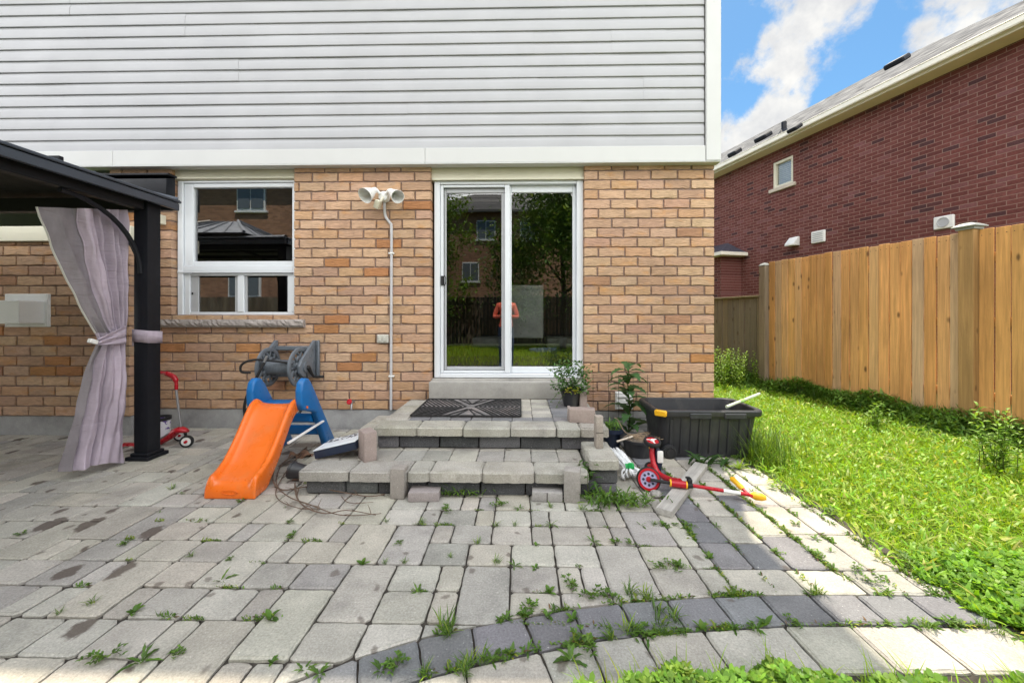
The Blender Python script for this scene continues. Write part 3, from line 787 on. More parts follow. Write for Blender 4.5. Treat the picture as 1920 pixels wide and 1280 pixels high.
# ------------------------------------------------------------------ furniture behind the glass
CG = 'dining chairs behind the patio door'
def chair(px0, px1, py0, py1, Y, label, back):
    x0, x1 = pt(px0, 600, Y).x, pt(px1, 600, Y).x; z1, z0 = pt(960, py0, Y).z, pt(960, py1, Y).z; xm = (x0 + x1) / 2
    r_ = empty('dining_chair', (xm, Y + .25, FZ), label, 'chair', CG)
    if back:
        t = M(); t.box((xm, Y + .03, (z0 + z1) / 2), (x1 - x0, .07, z1 - z0), .02, seg=3); t.obj('backrest', mFAB, r_, 40)
        t = M(); t.tube([(x0, Y + .02, z1), (x1, Y + .02, z1)], .035, 12); t.obj('back_roll', mFAB, r_, 40)
    ys = .26
    zs = z0 if not back else FZ + .45
    t = M(); t.box((xm, Y + ys, zs - .02), (x1 - x0, .44, .12), .03, seg=3); t.obj('seat', mFAB, r_, 40)
    t = M(); k = 0
    while x0 + .02 + k * .025 < x1 - .01: t.box((x0 + .02 + k * .025, Y + ys - .225, zs - .06), (.011, .008, .011), .003); k += 1
    t.obj('nailhead_trim', mSTEEL, r_)
    for sx in (x0 + .03, x1 - .03):
        for sy in (Y + ys - .19, Y + ys + .19):
            t = M(); t.box((sx, sy, (FZ + zs - .08) / 2), (.045, .045, zs - .08 - FZ), .004, taper=.7); t.obj('leg', mRUBBER, r_)
    if not back:
        t = M(); t.box((xm, Y + ys + .24, zs + .33), (x1 - x0, .07, .62), .03, seg=3); t.obj('backrest', mRUBBER, r_, 40)
chair(950, 1019, 540, 634, 4.50, 'grey upholstered chair turned with its tall back to the patio door glass', True)
chair(884, 955, 612, 640, 4.75, 'upholstered chair with nailhead trim behind the left door pane', False)
chair(1026, 1090, 614, 640, 4.75, 'upholstered chair with nailhead trim behind the right door pane', False)

# ------------------------------------------------------------------ wall fittings
# twin floodlight
fl = empty('floodlight', pt(716, 372, WALL), 'white twin bell floodlight with motion sensor above a wall conduit', 'lamp')
c = pt(720, 369, WALL - .03)
t = M(); t.lathe([(.0, -.03), (.055, -.03), (.055, .01), (.045, .028), (0, .03)], Matrix.Translation(c) @ Matrix.Rotation(pi / 2, 4, 'X'), 20); t.obj('junction_box', mWHITE, fl, 35)
def bell(base, tip, r0_, r1_):
    d = (tip - base); L = d.length; q_ = d.to_track_quat('Z', 'Y').to_matrix().to_4x4()
    t = M(); t.lathe([(.0, -.02), (r0_ * .8, -.02), (r0_, 0), (r0_ * 1.05, L * .15), (r1_ * .7, L * .5), (r1_, L), (r1_ - .004, L), (r1_ * .66, L * .52), (r0_ * .8, L * .2), (0, L * .18)], Matrix.Translation(base) @ q_, 22)
    return t
bell(pt(702, 357, WALL - .08), pt(684, 367, WALL - .19), .032, .078).obj('lamp_shade', mWHITE, fl, 40)
bell(pt(733, 359, WALL - .08), pt(746, 369, WALL - .20), .030, .066).obj('lamp_shade', mWHITE, fl, 40)
t = M(); t.tube([c + Vector((-.03, -.03, .02)), pt(705, 355, WALL - .08), pt(702, 357, WALL - .08)], .016, 8); t.tube([c + Vector((.03, -.03, .02)), pt(729, 357, WALL - .08), pt(733, 359, WALL - .08)], .016, 8); t.obj('swivel_arm', mWHITE, fl, 40)
t = M(); sp_ = pt(708, 383, WALL - .11); t.box(sp_, (.055, .06, .085), .012, Matrix.Rotation(R(25), 3, 'Y') @ Matrix.Rotation(R(20), 3, 'X'), seg=2); t.tube([sp_ + Vector((.02, .02, .03)), c + Vector((0, -.03, -.02))], .012, 8); t.obj('motion_sensor', mCREAM, fl, 40)
# conduit
yc = WALL - .018
t = M(); pts = [pt(721, 379, yc), pt(721.5, 398, yc), pt(724, 408, yc), pt(731, 418, yc), pt(734, 428, yc), pt(734, 500, yc), pt(733.4, 640, yc), pt(733, 768, yc)]
t.tube(smoothpath(pts, 5), .0135, 10)
cd = empty('conduit_pipe', pt(733, 768, WALL), 'thin pale grey conduit pipe running down the brick from the floodlight', 'pipe')
t.obj('pipe', plain('painted_conduit', (.50, .50, .52), .5), cd, 50)
for py in (475, 705):
    k = M(); p = pt(734, py, yc); k.box((p.x, WALL - .016, p.z), (.055, .034, .018), .004); k.obj('clamp', mWHITE, cd, 30)
# outlet box
ob = empty('outlet_box', pt(718, 635, WALL), 'small beige outdoor outlet box beside the conduit', 'outlet')
t = M(); p = pt(718, 635, WALL - .02); t.box((p.x, WALL - .018, p.z), (.115, .036, .085), .006); t.obj('cover', mBEIGE, ob, 30)
for dx in (-.025, .025):
    t = M(); t.box((p.x + dx, WALL - .04, p.z), (.032, .012, .05), .004); t.obj('flap', mBEIGE, ob, 30)
# hose bib
hb = empty('garden_tap', pt(663, 752, WALL), 'small wall tap with a red round handle low on the brick', 'tap')
t = M(); p = pt(664, 752, WALL); t.tube([p + Vector((0, .01, 0)), p + Vector((0, -.06, 0)), p + Vector((.01, -.085, -.03)), p + Vector((.01, -.09, -.06))], .011, 8); t.obj('spout', mSTEEL, hb, 40)
t = M(); t.lathe([(0, -.006), (.024, -.006), (.028, 0), (.024, .006), (0, .006)], Matrix.Translation(p + Vector((-.012, -.088, .014))) @ Matrix.Rotation(R(70), 4, 'X'), 14); t.obj('tap_handle', mRED, hb, 40)
# louvre vent right
lv = empty('louvre_vent', pt(1170, 748, WALL), 'white louvred wall vent low on the brick behind the thistle', 'vent')
x0, x1, z0, z1 = wx(1153), wx(1186), wz(765), wz(732)
t = M(); t.box(((x0 + x1) / 2, WALL - .008, (z0 + z1) / 2), (x1 - x0, .02, z1 - z0), .003); t.obj('vent_plate', mWHITE, lv, 30)
for k in range(3):
    t = M(); zz = z0 + (z1 - z0) * (k + .5) / 3; t.box(((x0 + x1) / 2, WALL - .026, zz), (x1 - x0 - .02, .012, (z1 - z0) / 3 - .008), .003, Matrix.Rotation(R(-24), 3, 'X')); t.obj('flap', mWHITE, lv, 30)
# fireplace vent on the bump-out
fv = empty('vent_hood', pt(50, 580, YBUMP), 'square off-white vent hood with a boxy duct on the brick under the gazebo', 'vent')
t = M(); a, b_ = pt(10, 551, YBUMP - .02), pt(91, 613, YBUMP - .02); t.box(((a.x + b_.x) / 2, YBUMP - .012, (a.z + b_.z) / 2), (b_.x - a.x, .03, a.z - b_.z), .005)
for ex in (a.x + .02, b_.x - .02):
    for ez in (a.z - .02, b_.z + .02): t.box((ex, YBUMP - .03, ez), (.012, .008, .012), .002)
t.obj('back_plate', mWHITE, fv, 30)
t = M(); a, b_ = pt(-40, 563, YBUMP - .22), pt(35, 607, YBUMP - .22); t.box(((a.x + b_.x) / 2, YBUMP - .12, (a.z + b_.z) / 2), (b_.x - a.x, .20, a.z - b_.z), .006); t.obj('duct', mWHITE, fv, 30)

# ------------------------------------------------------------------ hose reel on the wall
hr = empty('hose_reel', (-2.2, 3.97, .67), 'grey wall mounted hose reel with spoked discs and black hose behind the slide', 'hose reel')
xl, xr = ptx(478, 687, -2.36).x, -2.36
XL_, XR_ = pt(503, 687, 3.76).x, pt(561, 687, 3.76).x; YC, ZC = 3.76, pt(560, 688, 3.76).z; RD = .19
def TX(x, y=YC, z=ZC): return Matrix.Translation((x, y, z)) @ Matrix.Rotation(pi / 2, 4, 'Y')
for xx in (XL_, XR_):
    t = M()
    t.lathe([(RD - .04, -.010), (RD - .01, -.014), (RD, -.006), (RD, .010), (RD - .01, .016), (RD - .035, .012), (RD - .04, -.010)], TX(xx), 40)
    t.lathe([(0, -.012), (.062, -.012), (.07, 0), (.062, .014), (.03, .022), (0, .022)], TX(xx), 24)
    for k in range(7):
        a = 2 * pi * k / 7
        pts = [(.055, 0), (.085, .022), (.115, -.018), (.15, .012)]
        P3 = [Vector((xx, YC + r1 * cos(a) - o1 * sin(a), ZC + r1 * sin(a) + o1 * cos(a))) for r1, o1 in pts]
        t.tube(smoothpath(P3, 4), .0135, 7)
        a += pi / 7; P3 = [Vector((xx, YC + r1 * cos(a), ZC + r1 * sin(a))) for r1 in (.06, .155)]; t.tube(P3, .009, 6)
    t.obj('reel_disc', mGREY, hr, 45)
t = M(); t.lathe([(.068, 0), (.07, .0)] + [(.068 + .003 * (k % 2), .01 + k * (XR_ - XL_ - .02) / 40) for k in range(40)], TX(XL_), 28); t.obj('drum', mGREY, hr, 45)
AX = Matrix(((0, 0, 1, 0), (1, 0, 0, 0), (0, 1, 0, 0), (0, 0, 0, 1)))
for xx in (XL_ - .055, XR_ + .035):
    t = M(); poly = [(3.965, ZC + .25), (3.93, ZC + .25), (3.70, ZC + .075), (3.66, ZC + .02), (3.67, ZC - .05), (3.72, ZC - .09), (3.80, ZC - .11), (3.965, ZC - .12)]
    t.prism(poly, xx, xx + .028, AX, bev=.006)
    t.lathe([(0, -.02), (.05, -.02), (.05, .03), (0, .034)], TX(xx + .014, 3.76, ZC), 20)
    for k, (yy, zz) in enumerate(((3.90, ZC + .16), (3.85, ZC + .10), (3.92, ZC + .03))): t.lathe([(0, .0), (.02, .0), (.02, .017), (.014, .018), (.013, .012), (0, .012)], TX(xx + .014, yy, zz), 12)
    t.obj('bracket', mGREY, hr, 40)
t = M(); t.box(((XL_ + XR_) / 2, 3.93, ZC + .17), (XR_ - XL_ + .09, .035, .045), .008); t.box(((XL_ + XR_) / 2, 3.93, ZC - .10), (XR_ - XL_ + .09, .035, .045), .008)
t.box((XR_ + .085, 3.955, ZC + .06), (.03, .03, .38), .006); t.obj('wall_frame', mGREY, hr, 40)
t = M(); t.tube([(XR_ + .07, YC, ZC), (XR_ + .09, YC, ZC), (XR_ + .095, YC + .05, ZC - .07), (XR_ + .1, YC + .08, ZC - .105), (XR_ + .2, YC + .08, ZC - .105)], [.02, .02, .014, .012, .013], 8); t.obj('crank_handle', mRUBBER, hr, 40)
hs = M()
p = [(XL_ + .28, 3.70, ZC + .04), (XL_ + .12, 3.66, ZC + .07), (XL_ - .02, 3.58, ZC + .09), (XL_ - .11, 3.55, ZC + .05), (XL_ - .12, 3.56, ZC - .02), (XL_ - .06, 3.60, ZC - .03)]
hs.tube(smoothpath(p, 6), .0105, 8)
p = [(XL_ + .10, 3.55, ZC + .07), (XL_ + .07, 3.53, ZC - .01), (XL_ + .02, 3.52, ZC - .12), (XL_ - .03, 3.5, ZC - .24), (XL_ - .05, 3.5, ZC - .36), (XL_ - .02, 3.52, ZC - .46), (XL_ + .15, 3.6, ZC - .53), (XL_ + .33, 3.72, ZC - .44), (XL_ + .37, 3.78, ZC - .2), (XL_ + .36, 3.78, ZC - .06)]
hs.tube(smoothpath(p, 6), .0125, 8); hs.obj('hose', mRUBBER, hr, 50)
t = M(); a = Vector((XL_ + .10, 3.55, ZC + .07)); t.tube([a, a + Vector((.012, .004, .035)), a + Vector((.02, .006, .06))], [.011, .013, .009], 10); t.obj('hose_fitting', mSTEEL, hr, 40)

# ------------------------------------------------------------------ slide
bl_, br_ = pg(388, 935), pg(471, 934)
SX = (bl_.x + br_.x) / 2 + .01; SY = bl_.y + .02
tl = pt(527, 757, 3.12)
sd = empty('toy_slide', (SX, SY + .5, 0), "child's plastic slide with an orange chute and blue ladder on the patio", 'slide')
path = [(SY + .66, .445, .165), (SY + .60, .455, .165), (SY + .52, .435, .163), (SY + .42, .355, .16), (SY + .30, .24, .158), (SY + .18, .145, .155), (SY + .08, .10, .152), (SY + .02, .088, .15)]
xt = tl.x
def sxc(y): return SX + (xt - SX) * (y - SY) / .62
pp = smoothpath([Vector(p) for p in path], 4); rows = []
for i, p in enumerate(pp):
    y, z, hw = p; u = i / (len(pp) - 1); cxx = sxc(y)
    rim = .045 if u > .15 else .010 + .035 * u / .15
    dep = (.045 + .055 * min(1, max(0, (u - .05) / .5))); zb_ = max(.0, z - dep) if u < .72 else max(0, z - dep - (u - .72) * .5)
    rows.append([Vector((cxx + a * hw, y, zz)) for a, zz in ((-1.02, zb_), (-1.04, z + rim * .5), (-1.0, z + rim), (-.90, z + rim), (-.82, z + rim * .55), (-.76, z + .006), (-.4, z), (0, z - .002), (.4, z), (.76, z + .006), (.82, z + rim * .55), (.90, z + rim), (1.0, z + rim), (1.04, z + rim * .5), (1.02, zb_))])
e = rows[-1]; rows.append([Vector((v.x, v.y - .018, v.z - .012 if v.z > .03 else v.z)) for v in e]); rows.append([Vector((SX + (v.x - SX) * 1.03, v.y - .034, min(v.z * .5, .05) if v.z > .02 else 0)) for v in e]); rows.append([Vector((SX + (v.x - SX) * 1.03, v.y - .036, 0.0)) for v in e])
t = M(); t.grid(rows)
ch = t.obj('chute', mORANGE, sd, 180)
md = ch.modifiers.new('solid', 'SOLIDIFY'); md.thickness = .008; md.offset = -1
md = ch.modifiers.new('sub', 'SUBSURF'); md.levels = 2; md.render_levels = 2
t = M(); ty = SY - .022; t.tube(smoothpath([(SX + .05 * cos(a), ty - .003, .045 + .014 * sin(a)) for a in [k * pi / 6 for k in range(13)]], 1), .0025, 5, False); t.obj('emblem', mORANGE, sd)
lad_y = SY + .57
def lad(x, w, s): 
    t = M(); y = lad_y
    poly = [(y + .02, .415), (y - .005, .46), (y - .01, .57), (y + .01, .635), (y + .05, .665), (y + .10, .655), (y + .15, .60), (y + .56, .0), (y + .40, .0), (y + .22, .35), (y + .12, .385)]
    t.prism(poly, x, x + w, AX, bev=.016, seg=3); return t
xl_, xr_ = sxc(lad_y) - .225, sxc(lad_y) + .165
for x, s in ((xl_, -1), (xr_, 1)):
    lo = lad(x, .06, s).obj('ladder_side', mBLUE, sd, 40)
t = M(); t.box(((xl_ + xr_ + .06) / 2, lad_y + .12, .445), (xr_ - xl_ - .06, .16, .035), .012, seg=2); t.obj('deck', mBLUE, sd, 40)
for yy, zz, hh in ((lad_y + .27, .29, .07), (lad_y + .40, .15, .08)):
    t = M(); t.box(((xl_ + xr_ + .06) / 2, yy, zz), (xr_ - xl_ - .06, .10, hh), .014, Matrix.Rotation(R(-20), 3, 'X'), seg=2); t.obj('step', mBLUE, sd, 40)
t = M(); t.lathe([(0, 0), (.011, 0), (.011, .006), (0, .010)], Matrix.Translation((xr_ + .06, lad_y + .06, .43)) @ Matrix.Rotation(pi / 2, 4, 'Y'), 12); t.obj('bolt', mORANGE, sd)
t = M(); a, b_ = pt(541, 830, SY + .36), Vector((xr_ + .068, lad_y + .30, .255)); t.tube([a, b_], .013, 8, flat=.7); t.obj('brace', mWHITE, sd, 40)

# ------------------------------------------------------------------ stone steps
YL0 = pg(800, 884, .17).y; XL0 = pg(555, 884, .17).x; XL1 = pg(1103, 884, .17).x
YU0 = pg(900, 802, .336).y; XU0 = pg(697, 802, .336).x; XU1 = pg(1140, 802, .336).x
H1, H2 = .168, .336
st = empty('stone_steps', ((XL0 + XL1) / 2, 3.2, 0), 'two paved stone steps with dark block risers leading to the patio door', 'steps')
CP = [(.375, .36, .32), (.345, .33, .295), (.39, .37, .33), (.355, .335, .29)]
def coping(poly, z, th):
    t = M(); c_ = jit(rnd.choice(CP), .05)
    t.paver(poly, z, .002, .012, .016, th, c_, (rnd.uniform(-.006, .006), rnd.uniform(-.006, .006)))
    # rough the stone a little
    t.V = [(a + rnd.uniform(-.002, .002), b_ + rnd.uniform(-.002, .002), c + rnd.uniform(-.0015, .0015)) for a, b_, c in t.V]
    return t.obj('coping_stone', mCOPE, st, 50)
def rect(x0, x1, y0, y1): return [(x0, y0), (x1, y0), (x1, y1), (x0, y1)]
cl = [555, 651.5, 763, 804.5, 904, 1002, 1104]
xs_ = [pg(p, 884, H1).x for p in cl]
for a, b_ in zip(xs_[:-1], xs_[1:]): coping(rect(a, b_, YL0 + rnd.uniform(-.006, .006), YL0 + .205), H1, .066)
cu = [697, 780, 867, 956, 1044, 1089, 1142]
xs_ = [pg(p, 802, H2).x for p in cu]
for a, b_ in zip(xs_[:-1], xs_[1:]): coping(rect(a, b_, YU0 + rnd.uniform(-.006, .006), YU0 + .21), H2, .064)
# copings that run back along the left edge of both steps
y = YU0 + .212
for k in range(3): coping(rect(xs_[0], xs_[0] + .2, y, y + .25), H2, .064); y += .25
y = YL0 + .207
for k in range(5): coping(rect(XL0, XL0 + .17, y, y + .24), H1, .066); y += .24
y = YU0 + .212
for k in range(3): coping(rect(XU1 - .19, XU1, y, y + .25), H2, .064); y += .25
def blocks(name, y, x0, x1, z0, z1, cuts, side=0):
    t = M(); xs2 = [x0] + cuts + [x1]
    for a, b_ in zip(xs2[:-1], xs2[1:]):
        bx = M(); bx.box(((a + b_) / 2, y + .05 + rnd.uniform(-.006, .006), (z0 + z1) / 2), (b_ - a - .006, .10, z1 - z0 - .005), .014, seg=2, col=jit(rnd.choice([(.10, .10, .105), (.13, .13, .138), (.085, .085, .09), (.15, .15, .155)]), .1))
        bx.V = [(p + rnd.uniform(-.002, .002), q_ + rnd.uniform(-.004, .004), r_ + rnd.uniform(-.002, .002)) for p, q_, r_ in bx.V]
        t.V += []; o = len(t.V); t.V += bx.V; t.F += [[i + o for i in f] for f in bx.F]; t.C += bx.C; t.mi += bx.mi
    t.box(((x0 + x1) / 2, y + .10, (z0 + z1) / 2), (x1 - x0 - .02, .10, z1 - z0 - .01), col=(.03, .03, .03))
    return t.obj(name, mBLOCK, st, 50)
L = lambda px: pg(px, 915, .05).x
blocks('lower_riser', YL0 + .045, XL0 + .03, XL1 + .05, .0, H1 - .066, [L(644), L(706), L(800), L(900), L(985)])
U = lambda px: pt(px, 828, YU0 + .05).x
blocks('upper_riser', YU0 + .045, XU0 + .02, XU1 - .02, H1, H2 - .064, [U(748), U(824), U(898), U(976), U(1052)])
t = M(); t.box((XL0 + .09, (YL0 + WALL) / 2 + .05, .05), (.12, WALL - YL0 - .12, .1), .008, col=(.1, .1, .105)); t.box((XU0 + .08, (YU0 + WALL) / 2 + .05, .22), (.12, WALL - YU0 - .16, .10), .008, col=(.11, .11, .115))
t.box((XU1 - .08, (YU0 + WALL) / 2 + .05, .135), (.12, WALL - YU0 - .12, .27), .008, col=(.11, .11, .115)); t.obj('side_blocks', mBLOCK, st, 40)
def fill(name, x0, x1, y0, y1, z, wd, dp, pals, skipx=None):
    t = M(); y = y0; r_ = 0
    while y < y1 - .02:
        x = x0; ye = min(y + dp, y1)
        while x < x1 - .02:
            xe = min(x + wd, x1)
            if not (skipx and x > skipx[0] - .02 and xe < skipx[1] + .02 and y > skipx[2]):
                t.paver(rect(x, xe, y, ye), z + rnd.uniform(-.002, .002), .002, .005, .008, .04, jit(rnd.choice(pals(r_, x)), .06), (rnd.uniform(-.006, .006), rnd.uniform(-.006, .006)))
            x = xe
        y = ye; r_ += 1
    t.add([(x0, y0, z - .012), (x1, y0, z - .012), (x1, y1, z - .012), (x0, y1, z - .012)], [[0, 1, 2, 3]], (.05, .045, .04))
    return t.obj(name, mPAVER, st, 40)
fill('lower_tread', XL0 + .172, XL1, YL0 + .207, WALL - .04, H1 - .002, .19, .2, lambda r_, x: [(.36, .34, .30), (.33, .315, .285)], (XU0 + .05, XU1, YU0 + .10))
fill('upper_landing', xs_[0] + .202, XU1 - .192, YU0 + .212, WALL - .10, H2 - .002, .165, .11, lambda r_, x: DARK if r_ == 0 or x > XU1 - .5 else LIGHT)
# cheek block on the right of the lower step
KX0, KX1 = pg(1105, 862, .23).x, pg(1162, 862, .23).x; KY0 = pg(1130, 862, .235).y; HK = .235
coping(rect(KX0, KX1, KY0, KY0 + .2), HK, .066); coping(rect(KX0, KX1, KY0 + .2, YU0 + .05), HK, .066)
blocks('cheek_wall', KY0 + .03, KX0 + .012, KX1 - .004, .07, HK - .066, []); blocks('cheek_wall', KY0 + .03, KX0 + .02, KX1 - .008, .0, .07, [])
t = M(); t.box(((KX0 + KX1) / 2 - .004, KY0 + .27, .082), (KX1 - KX0 - .012, .30, .166), .008, col=(.30, .285, .25)); t.obj('cheek_side', mCOPE, st, 40)

# ------------------------------------------------------------------ doormat
dm = empty('doormat', pg(880, 765, H2), 'black rubber doormat with a radiating rib pattern in front of the patio door', 'doormat')
c4 = [pg(775, 780, H2 + .006), pg(977, 779, H2 + .006), pg(976, 749.5, H2 + .006), pg(801, 748, H2 + .006)]
x0, x1, y0, y1 = (c4[0].x + c4[3].x) / 2, (c4[1].x + c4[2].x) / 2, c4[0].y, min(c4[2].y, WALL - .115)
mMAT = plain('mat_backing', (.16, .15, .15), .9, .5, 9, .3, 80, dirt=((.34, .28, .26), 4))
t = M(); t.box(((x0 + x1) / 2, (y0 + y1) / 2, H2 + .006), (x1 - x0, y1 - y0, .008), .002); t.obj('backing', mMAT, dm)
t = M(); cxm, cym = (x0 + x1) / 2, (y0 + y1) / 2; zt_ = H2 + .013
def rib(a, b_):
    d = (Vector(b_) - Vector(a)); l = d.length
    if l < .02: return
    t.box(((a[0] + b_[0]) / 2, (a[1] + b_[1]) / 2, zt_), (l, .0095, .008), 0, math.atan2(d.y, d.x))
nn = 11
for i in range(1, nn):
    s = i / nn
    for sx, sy in ((-1, -1), (1, -1), (1, 1), (-1, 1)):
        hx, hy = (x1 - x0) / 2 - .008, (y1 - y0) / 2 - .008
        # chevrons opening to the short sides and to the long sides
        rib((cxm + sx * hx * s, cym), (cxm + sx * hx * min(1, s + .42), cym + sy * hy * min(1, .42 / .42 * (min(1, s + .42) - s) / .42)))
        rib((cxm + sx * hx * s * .98, cym + sy * hy), (cxm + sx * max(0, hx * (s - .33)), cym + sy * hy * .3)) if i % 2 == 0 else None
for a, b_ in (((x0, y0), (x1, y0)), ((x1, y0), (x1, y1)), ((x1, y1), (x0, y1)), ((x0, y1), (x0, y0))):
    t.box(((a[0] + b_[0]) / 2, (a[1] + b_[1]) / 2, zt_), (abs(b_[0] - a[0]) + .012, abs(b_[1] - a[1]) + .012, .0082), 0)
t.obj('ribs', mRUBBER, dm)

# ------------------------------------------------------------------ loose bricks
PINK = [(.36, .29, .265), (.33, .28, .26)]; BUFF = [(.38, .335, .29)]
def loose(label, base, size, rz, col, groove=None, rot=None):
    t = M(); c = Vector((0, 0, size[2] / 2))
    t.box(c, size, .006, None, jit(col, .04), seg=2)
    if groove == 'v':     # a false joint cut across the face
        t.box((0, -size[1] / 2 - .001, size[2] / 2), (.004, .004, size[2] * .96), 0, None, (.07, .06, .055))
    if groove == 'h':
        t.box((0, -size[1] / 2 - .001, size[2] * .5), (size[0] * .96, .004, .004), 0, None, (.07, .06, .055))
    t.V = [(a + rnd.uniform(-.0012, .0012), b_ + rnd.uniform(-.0012, .0012), c_ + rnd.uniform(-.0008, .0008)) for a, b_, c_ in t.V]
    o = t.obj('loose_brick', mLOOSE, None, 40); o.location = base; o.rotation_euler = (0, 0, rz) if rot is None else rot
    o['label'] = label; o['category'] = 'brick'; o['group'] = 'loose bricks around the steps'
    return o
def up(pxc, pyb, w, h, d, rz, label, col, z=0, groove=None):
    p = pg(pxc, pyb, z); sc_ = p.y / FPX
    loose(label, Vector((p.x, p.y + d / 2, z)), (w * sc_, d, h * sc_), rz, col, groove)
up(745, 936, 27, 57, .085, R(-4), 'tall grey brick standing on end against the left of the lower step front', (.34, .305, .28))
up(793, 941, 58, 18, .12, R(3), 'flat pinkish grey brick lying beside the left upright brick', (.36, .32, .31), 0)
up(1027, 941, 57, 18, .12, R(-3), 'flat grey brick with a centre joint lying beside the right upright brick', (.34, .325, .31), 0, 'v')
up(1075, 944, 30, 60, .09, R(-12), 'tall grey brick standing on end at the right of the lower step front', (.35, .325, .30))
up(682, 867, 24, 56, .13, R(40), 'pink grey brick standing on end on the lower step beside the printed box', PINK[0], H1 - .002)
up(1093, 793, 48, 25, .10, R(-6), 'pink brick lying on the right corner of the upper landing', PINK[0], H2, None)
up(1068, 790, 6, 25, .09, R(-6), 'thin pink paver slice leaning on the brick on the upper landing', PINK[1], H2)
up(1094, 764, 13, 28, .075, R(4), 'narrow pink brick standing on end behind the brick on the upper landing', PINK[0], H2)
up(1124, 841, 14, 60, .06, R(3), 'narrow buff brick standing on end on the right cheek block', BUFF[0], HK, 'h')
# chip of concrete
t = M(); bm = bmesh.new(); bmesh.ops.create_icosphere(bm, subdivisions=2, radius=.04)
for v in bm.verts: v.co = Vector((v.co.x * rnd.uniform(.8, 1.15), v.co.y * rnd.uniform(.7, .95), v.co.z * rnd.uniform(.5, .7)))
bm.verts.index_update(); t.add([v.co.copy() for v in bm.verts], [[v.index for v in f.verts] for f in bm.faces], (.36, .34, .31)); bm.free()
o = t.obj('stone_chip', mLOOSE); o.location = pg(1233, 934) + Vector((0, .03, .015)); o['label'] = 'small broken lump of grey stone beside the plank'; o['category'] = 'stone'

# printed box on the lower step
pbx = empty('printed_box', pg(625, 850, H1), 'tilted box with a white printed lid and dark sides on the lower step', 'box')
a, b_ = pt(588, 852, YL0 + .20), pt(668, 838, YL0 + .20); zb0 = H1
mPRINT, q_ = newmat('printed_lid'); tcx = q_.n('ShaderNodeTexCoord').outputs['Object']
spx = q_.n('ShaderNodeSeparateXYZ', i_0=tcx); nn_ = q_.noise(q_.vmap(tcx, (40, 25, 40)), 1, 3, .6)
bandm = q_.m('MULTIPLY', q_.m('GREATER_THAN', spx.outputs[1], .02), q_.m('LESS_THAN', spx.outputs[1], .20))
c_ = q_.mix(q_.m('MULTIPLY', q_.rng(nn_, .50, .53), bandm), (.70, .74, .78, 1), (.03, .04, .07, 1)); finish(mPRINT, q_, c_, .35)
ang = math.atan2(.075, .31); Rm = Matrix.Rotation(-ang, 3, 'Y') @ Matrix.Rotation(0, 3, 'Z')
w_ = .30; dpt = .24; ctr = Vector(((a.x + b_.x) / 2 + .0, YL0 + .20 + dpt / 2, zb0 + .062))
t = M(); t.box(ctr, (w_, dpt, .055), .006, Rm, seg=2); t.obj('tray', mNAVY, pbx, 40)
t = M(); t.box(ctr + Rm @ Vector((0, 0, .031)), (w_ + .004, dpt + .004, .008), .003, Rm); t.obj('lid', mPRINT, pbx, 40)
# dead leaf rag
t = M(); rows = []
for i in range(7):
    rows.append([Vector((.17 * (i / 6 - .5), .09 * (k / 4 - .5), .012 + .022 * sin(i * 1.4 + k) + .02 * (k % 2))) for k in range(5)])
t.grid(rows); o = t.obj('dry_leaf', plain('dry_leaf', (.19, .105, .065), .8, .3, 30), None, 60); o.location = pg(566, 856); o['label'] = 'large curled brown dead leaf on the paving behind the slide foot'; o['category'] = 'leaf'
# tipped black pot under the step
tp = pg(560, 908); t = M(); t.lathe([(0, 0), (.042, 0), (.056, .11), (.06, .11), (.06, .125), (.054, .125), (.040, .012), (0, .012)], Matrix.Rotation(R(-82), 4, 'Y'), 24)
o = t.obj('plant_pot', mBLACKP, None, 40); o.location = (tp.x + .035, tp.y + .06, .06); o['label'] = 'small empty black pot tipped on its side at the left end of the lower step'; o['category'] = 'plant pot'
# vine twigs
tw = M()
def twig(pxs, r=.004, z=.012, sub=True):
    P3 = smoothpath([pg(x, y, z + rnd.uniform(0, .02)) for x, y in pxs], 5)
    tw.tube(P3, [r * (1 - .6 * i / len(P3)) for i in range(len(P3))], 5)
    if sub:
        for i in range(3, len(P3) - 2, 5):
            if rnd.random() < .6:
                d = Vector((rnd.uniform(-1, 1), rnd.uniform(-1, 1), rnd.uniform(.1, .6))).normalized(); tw.tube([P3[i], P3[i] + d * .04, P3[i] + d * .08 + Vector((0, 0, -.01))], [.0025, .002, .001], 4)
twig([(516, 870), (512, 900), (530, 918), (580, 912), (640, 922), (690, 930), (722, 926)], .006)
twig([(560, 850), (530, 868), (518, 905), (540, 930), (580, 945), (625, 962), (660, 966), (715, 962)], .005)
twig([(575, 840), (545, 872), (520, 912), (522, 936), (560, 952), (600, 955)], .0045)
twig([(553, 905), (556, 930), (572, 950), (610, 962), (650, 956), (705, 965)], .005)
twig([(560, 915), (560, 938), (600, 950)], .004); twig([(640, 930), (655, 942), (700, 941)], .003)
twig([(575, 838), (560, 850), (540, 858)], .006)
o = tw.obj('vine_twigs', mTWIG, None, 60); o['label'] = 'tangle of dry brown vine twigs curling over the paving beside the lower step'; o['category'] = 'twigs'

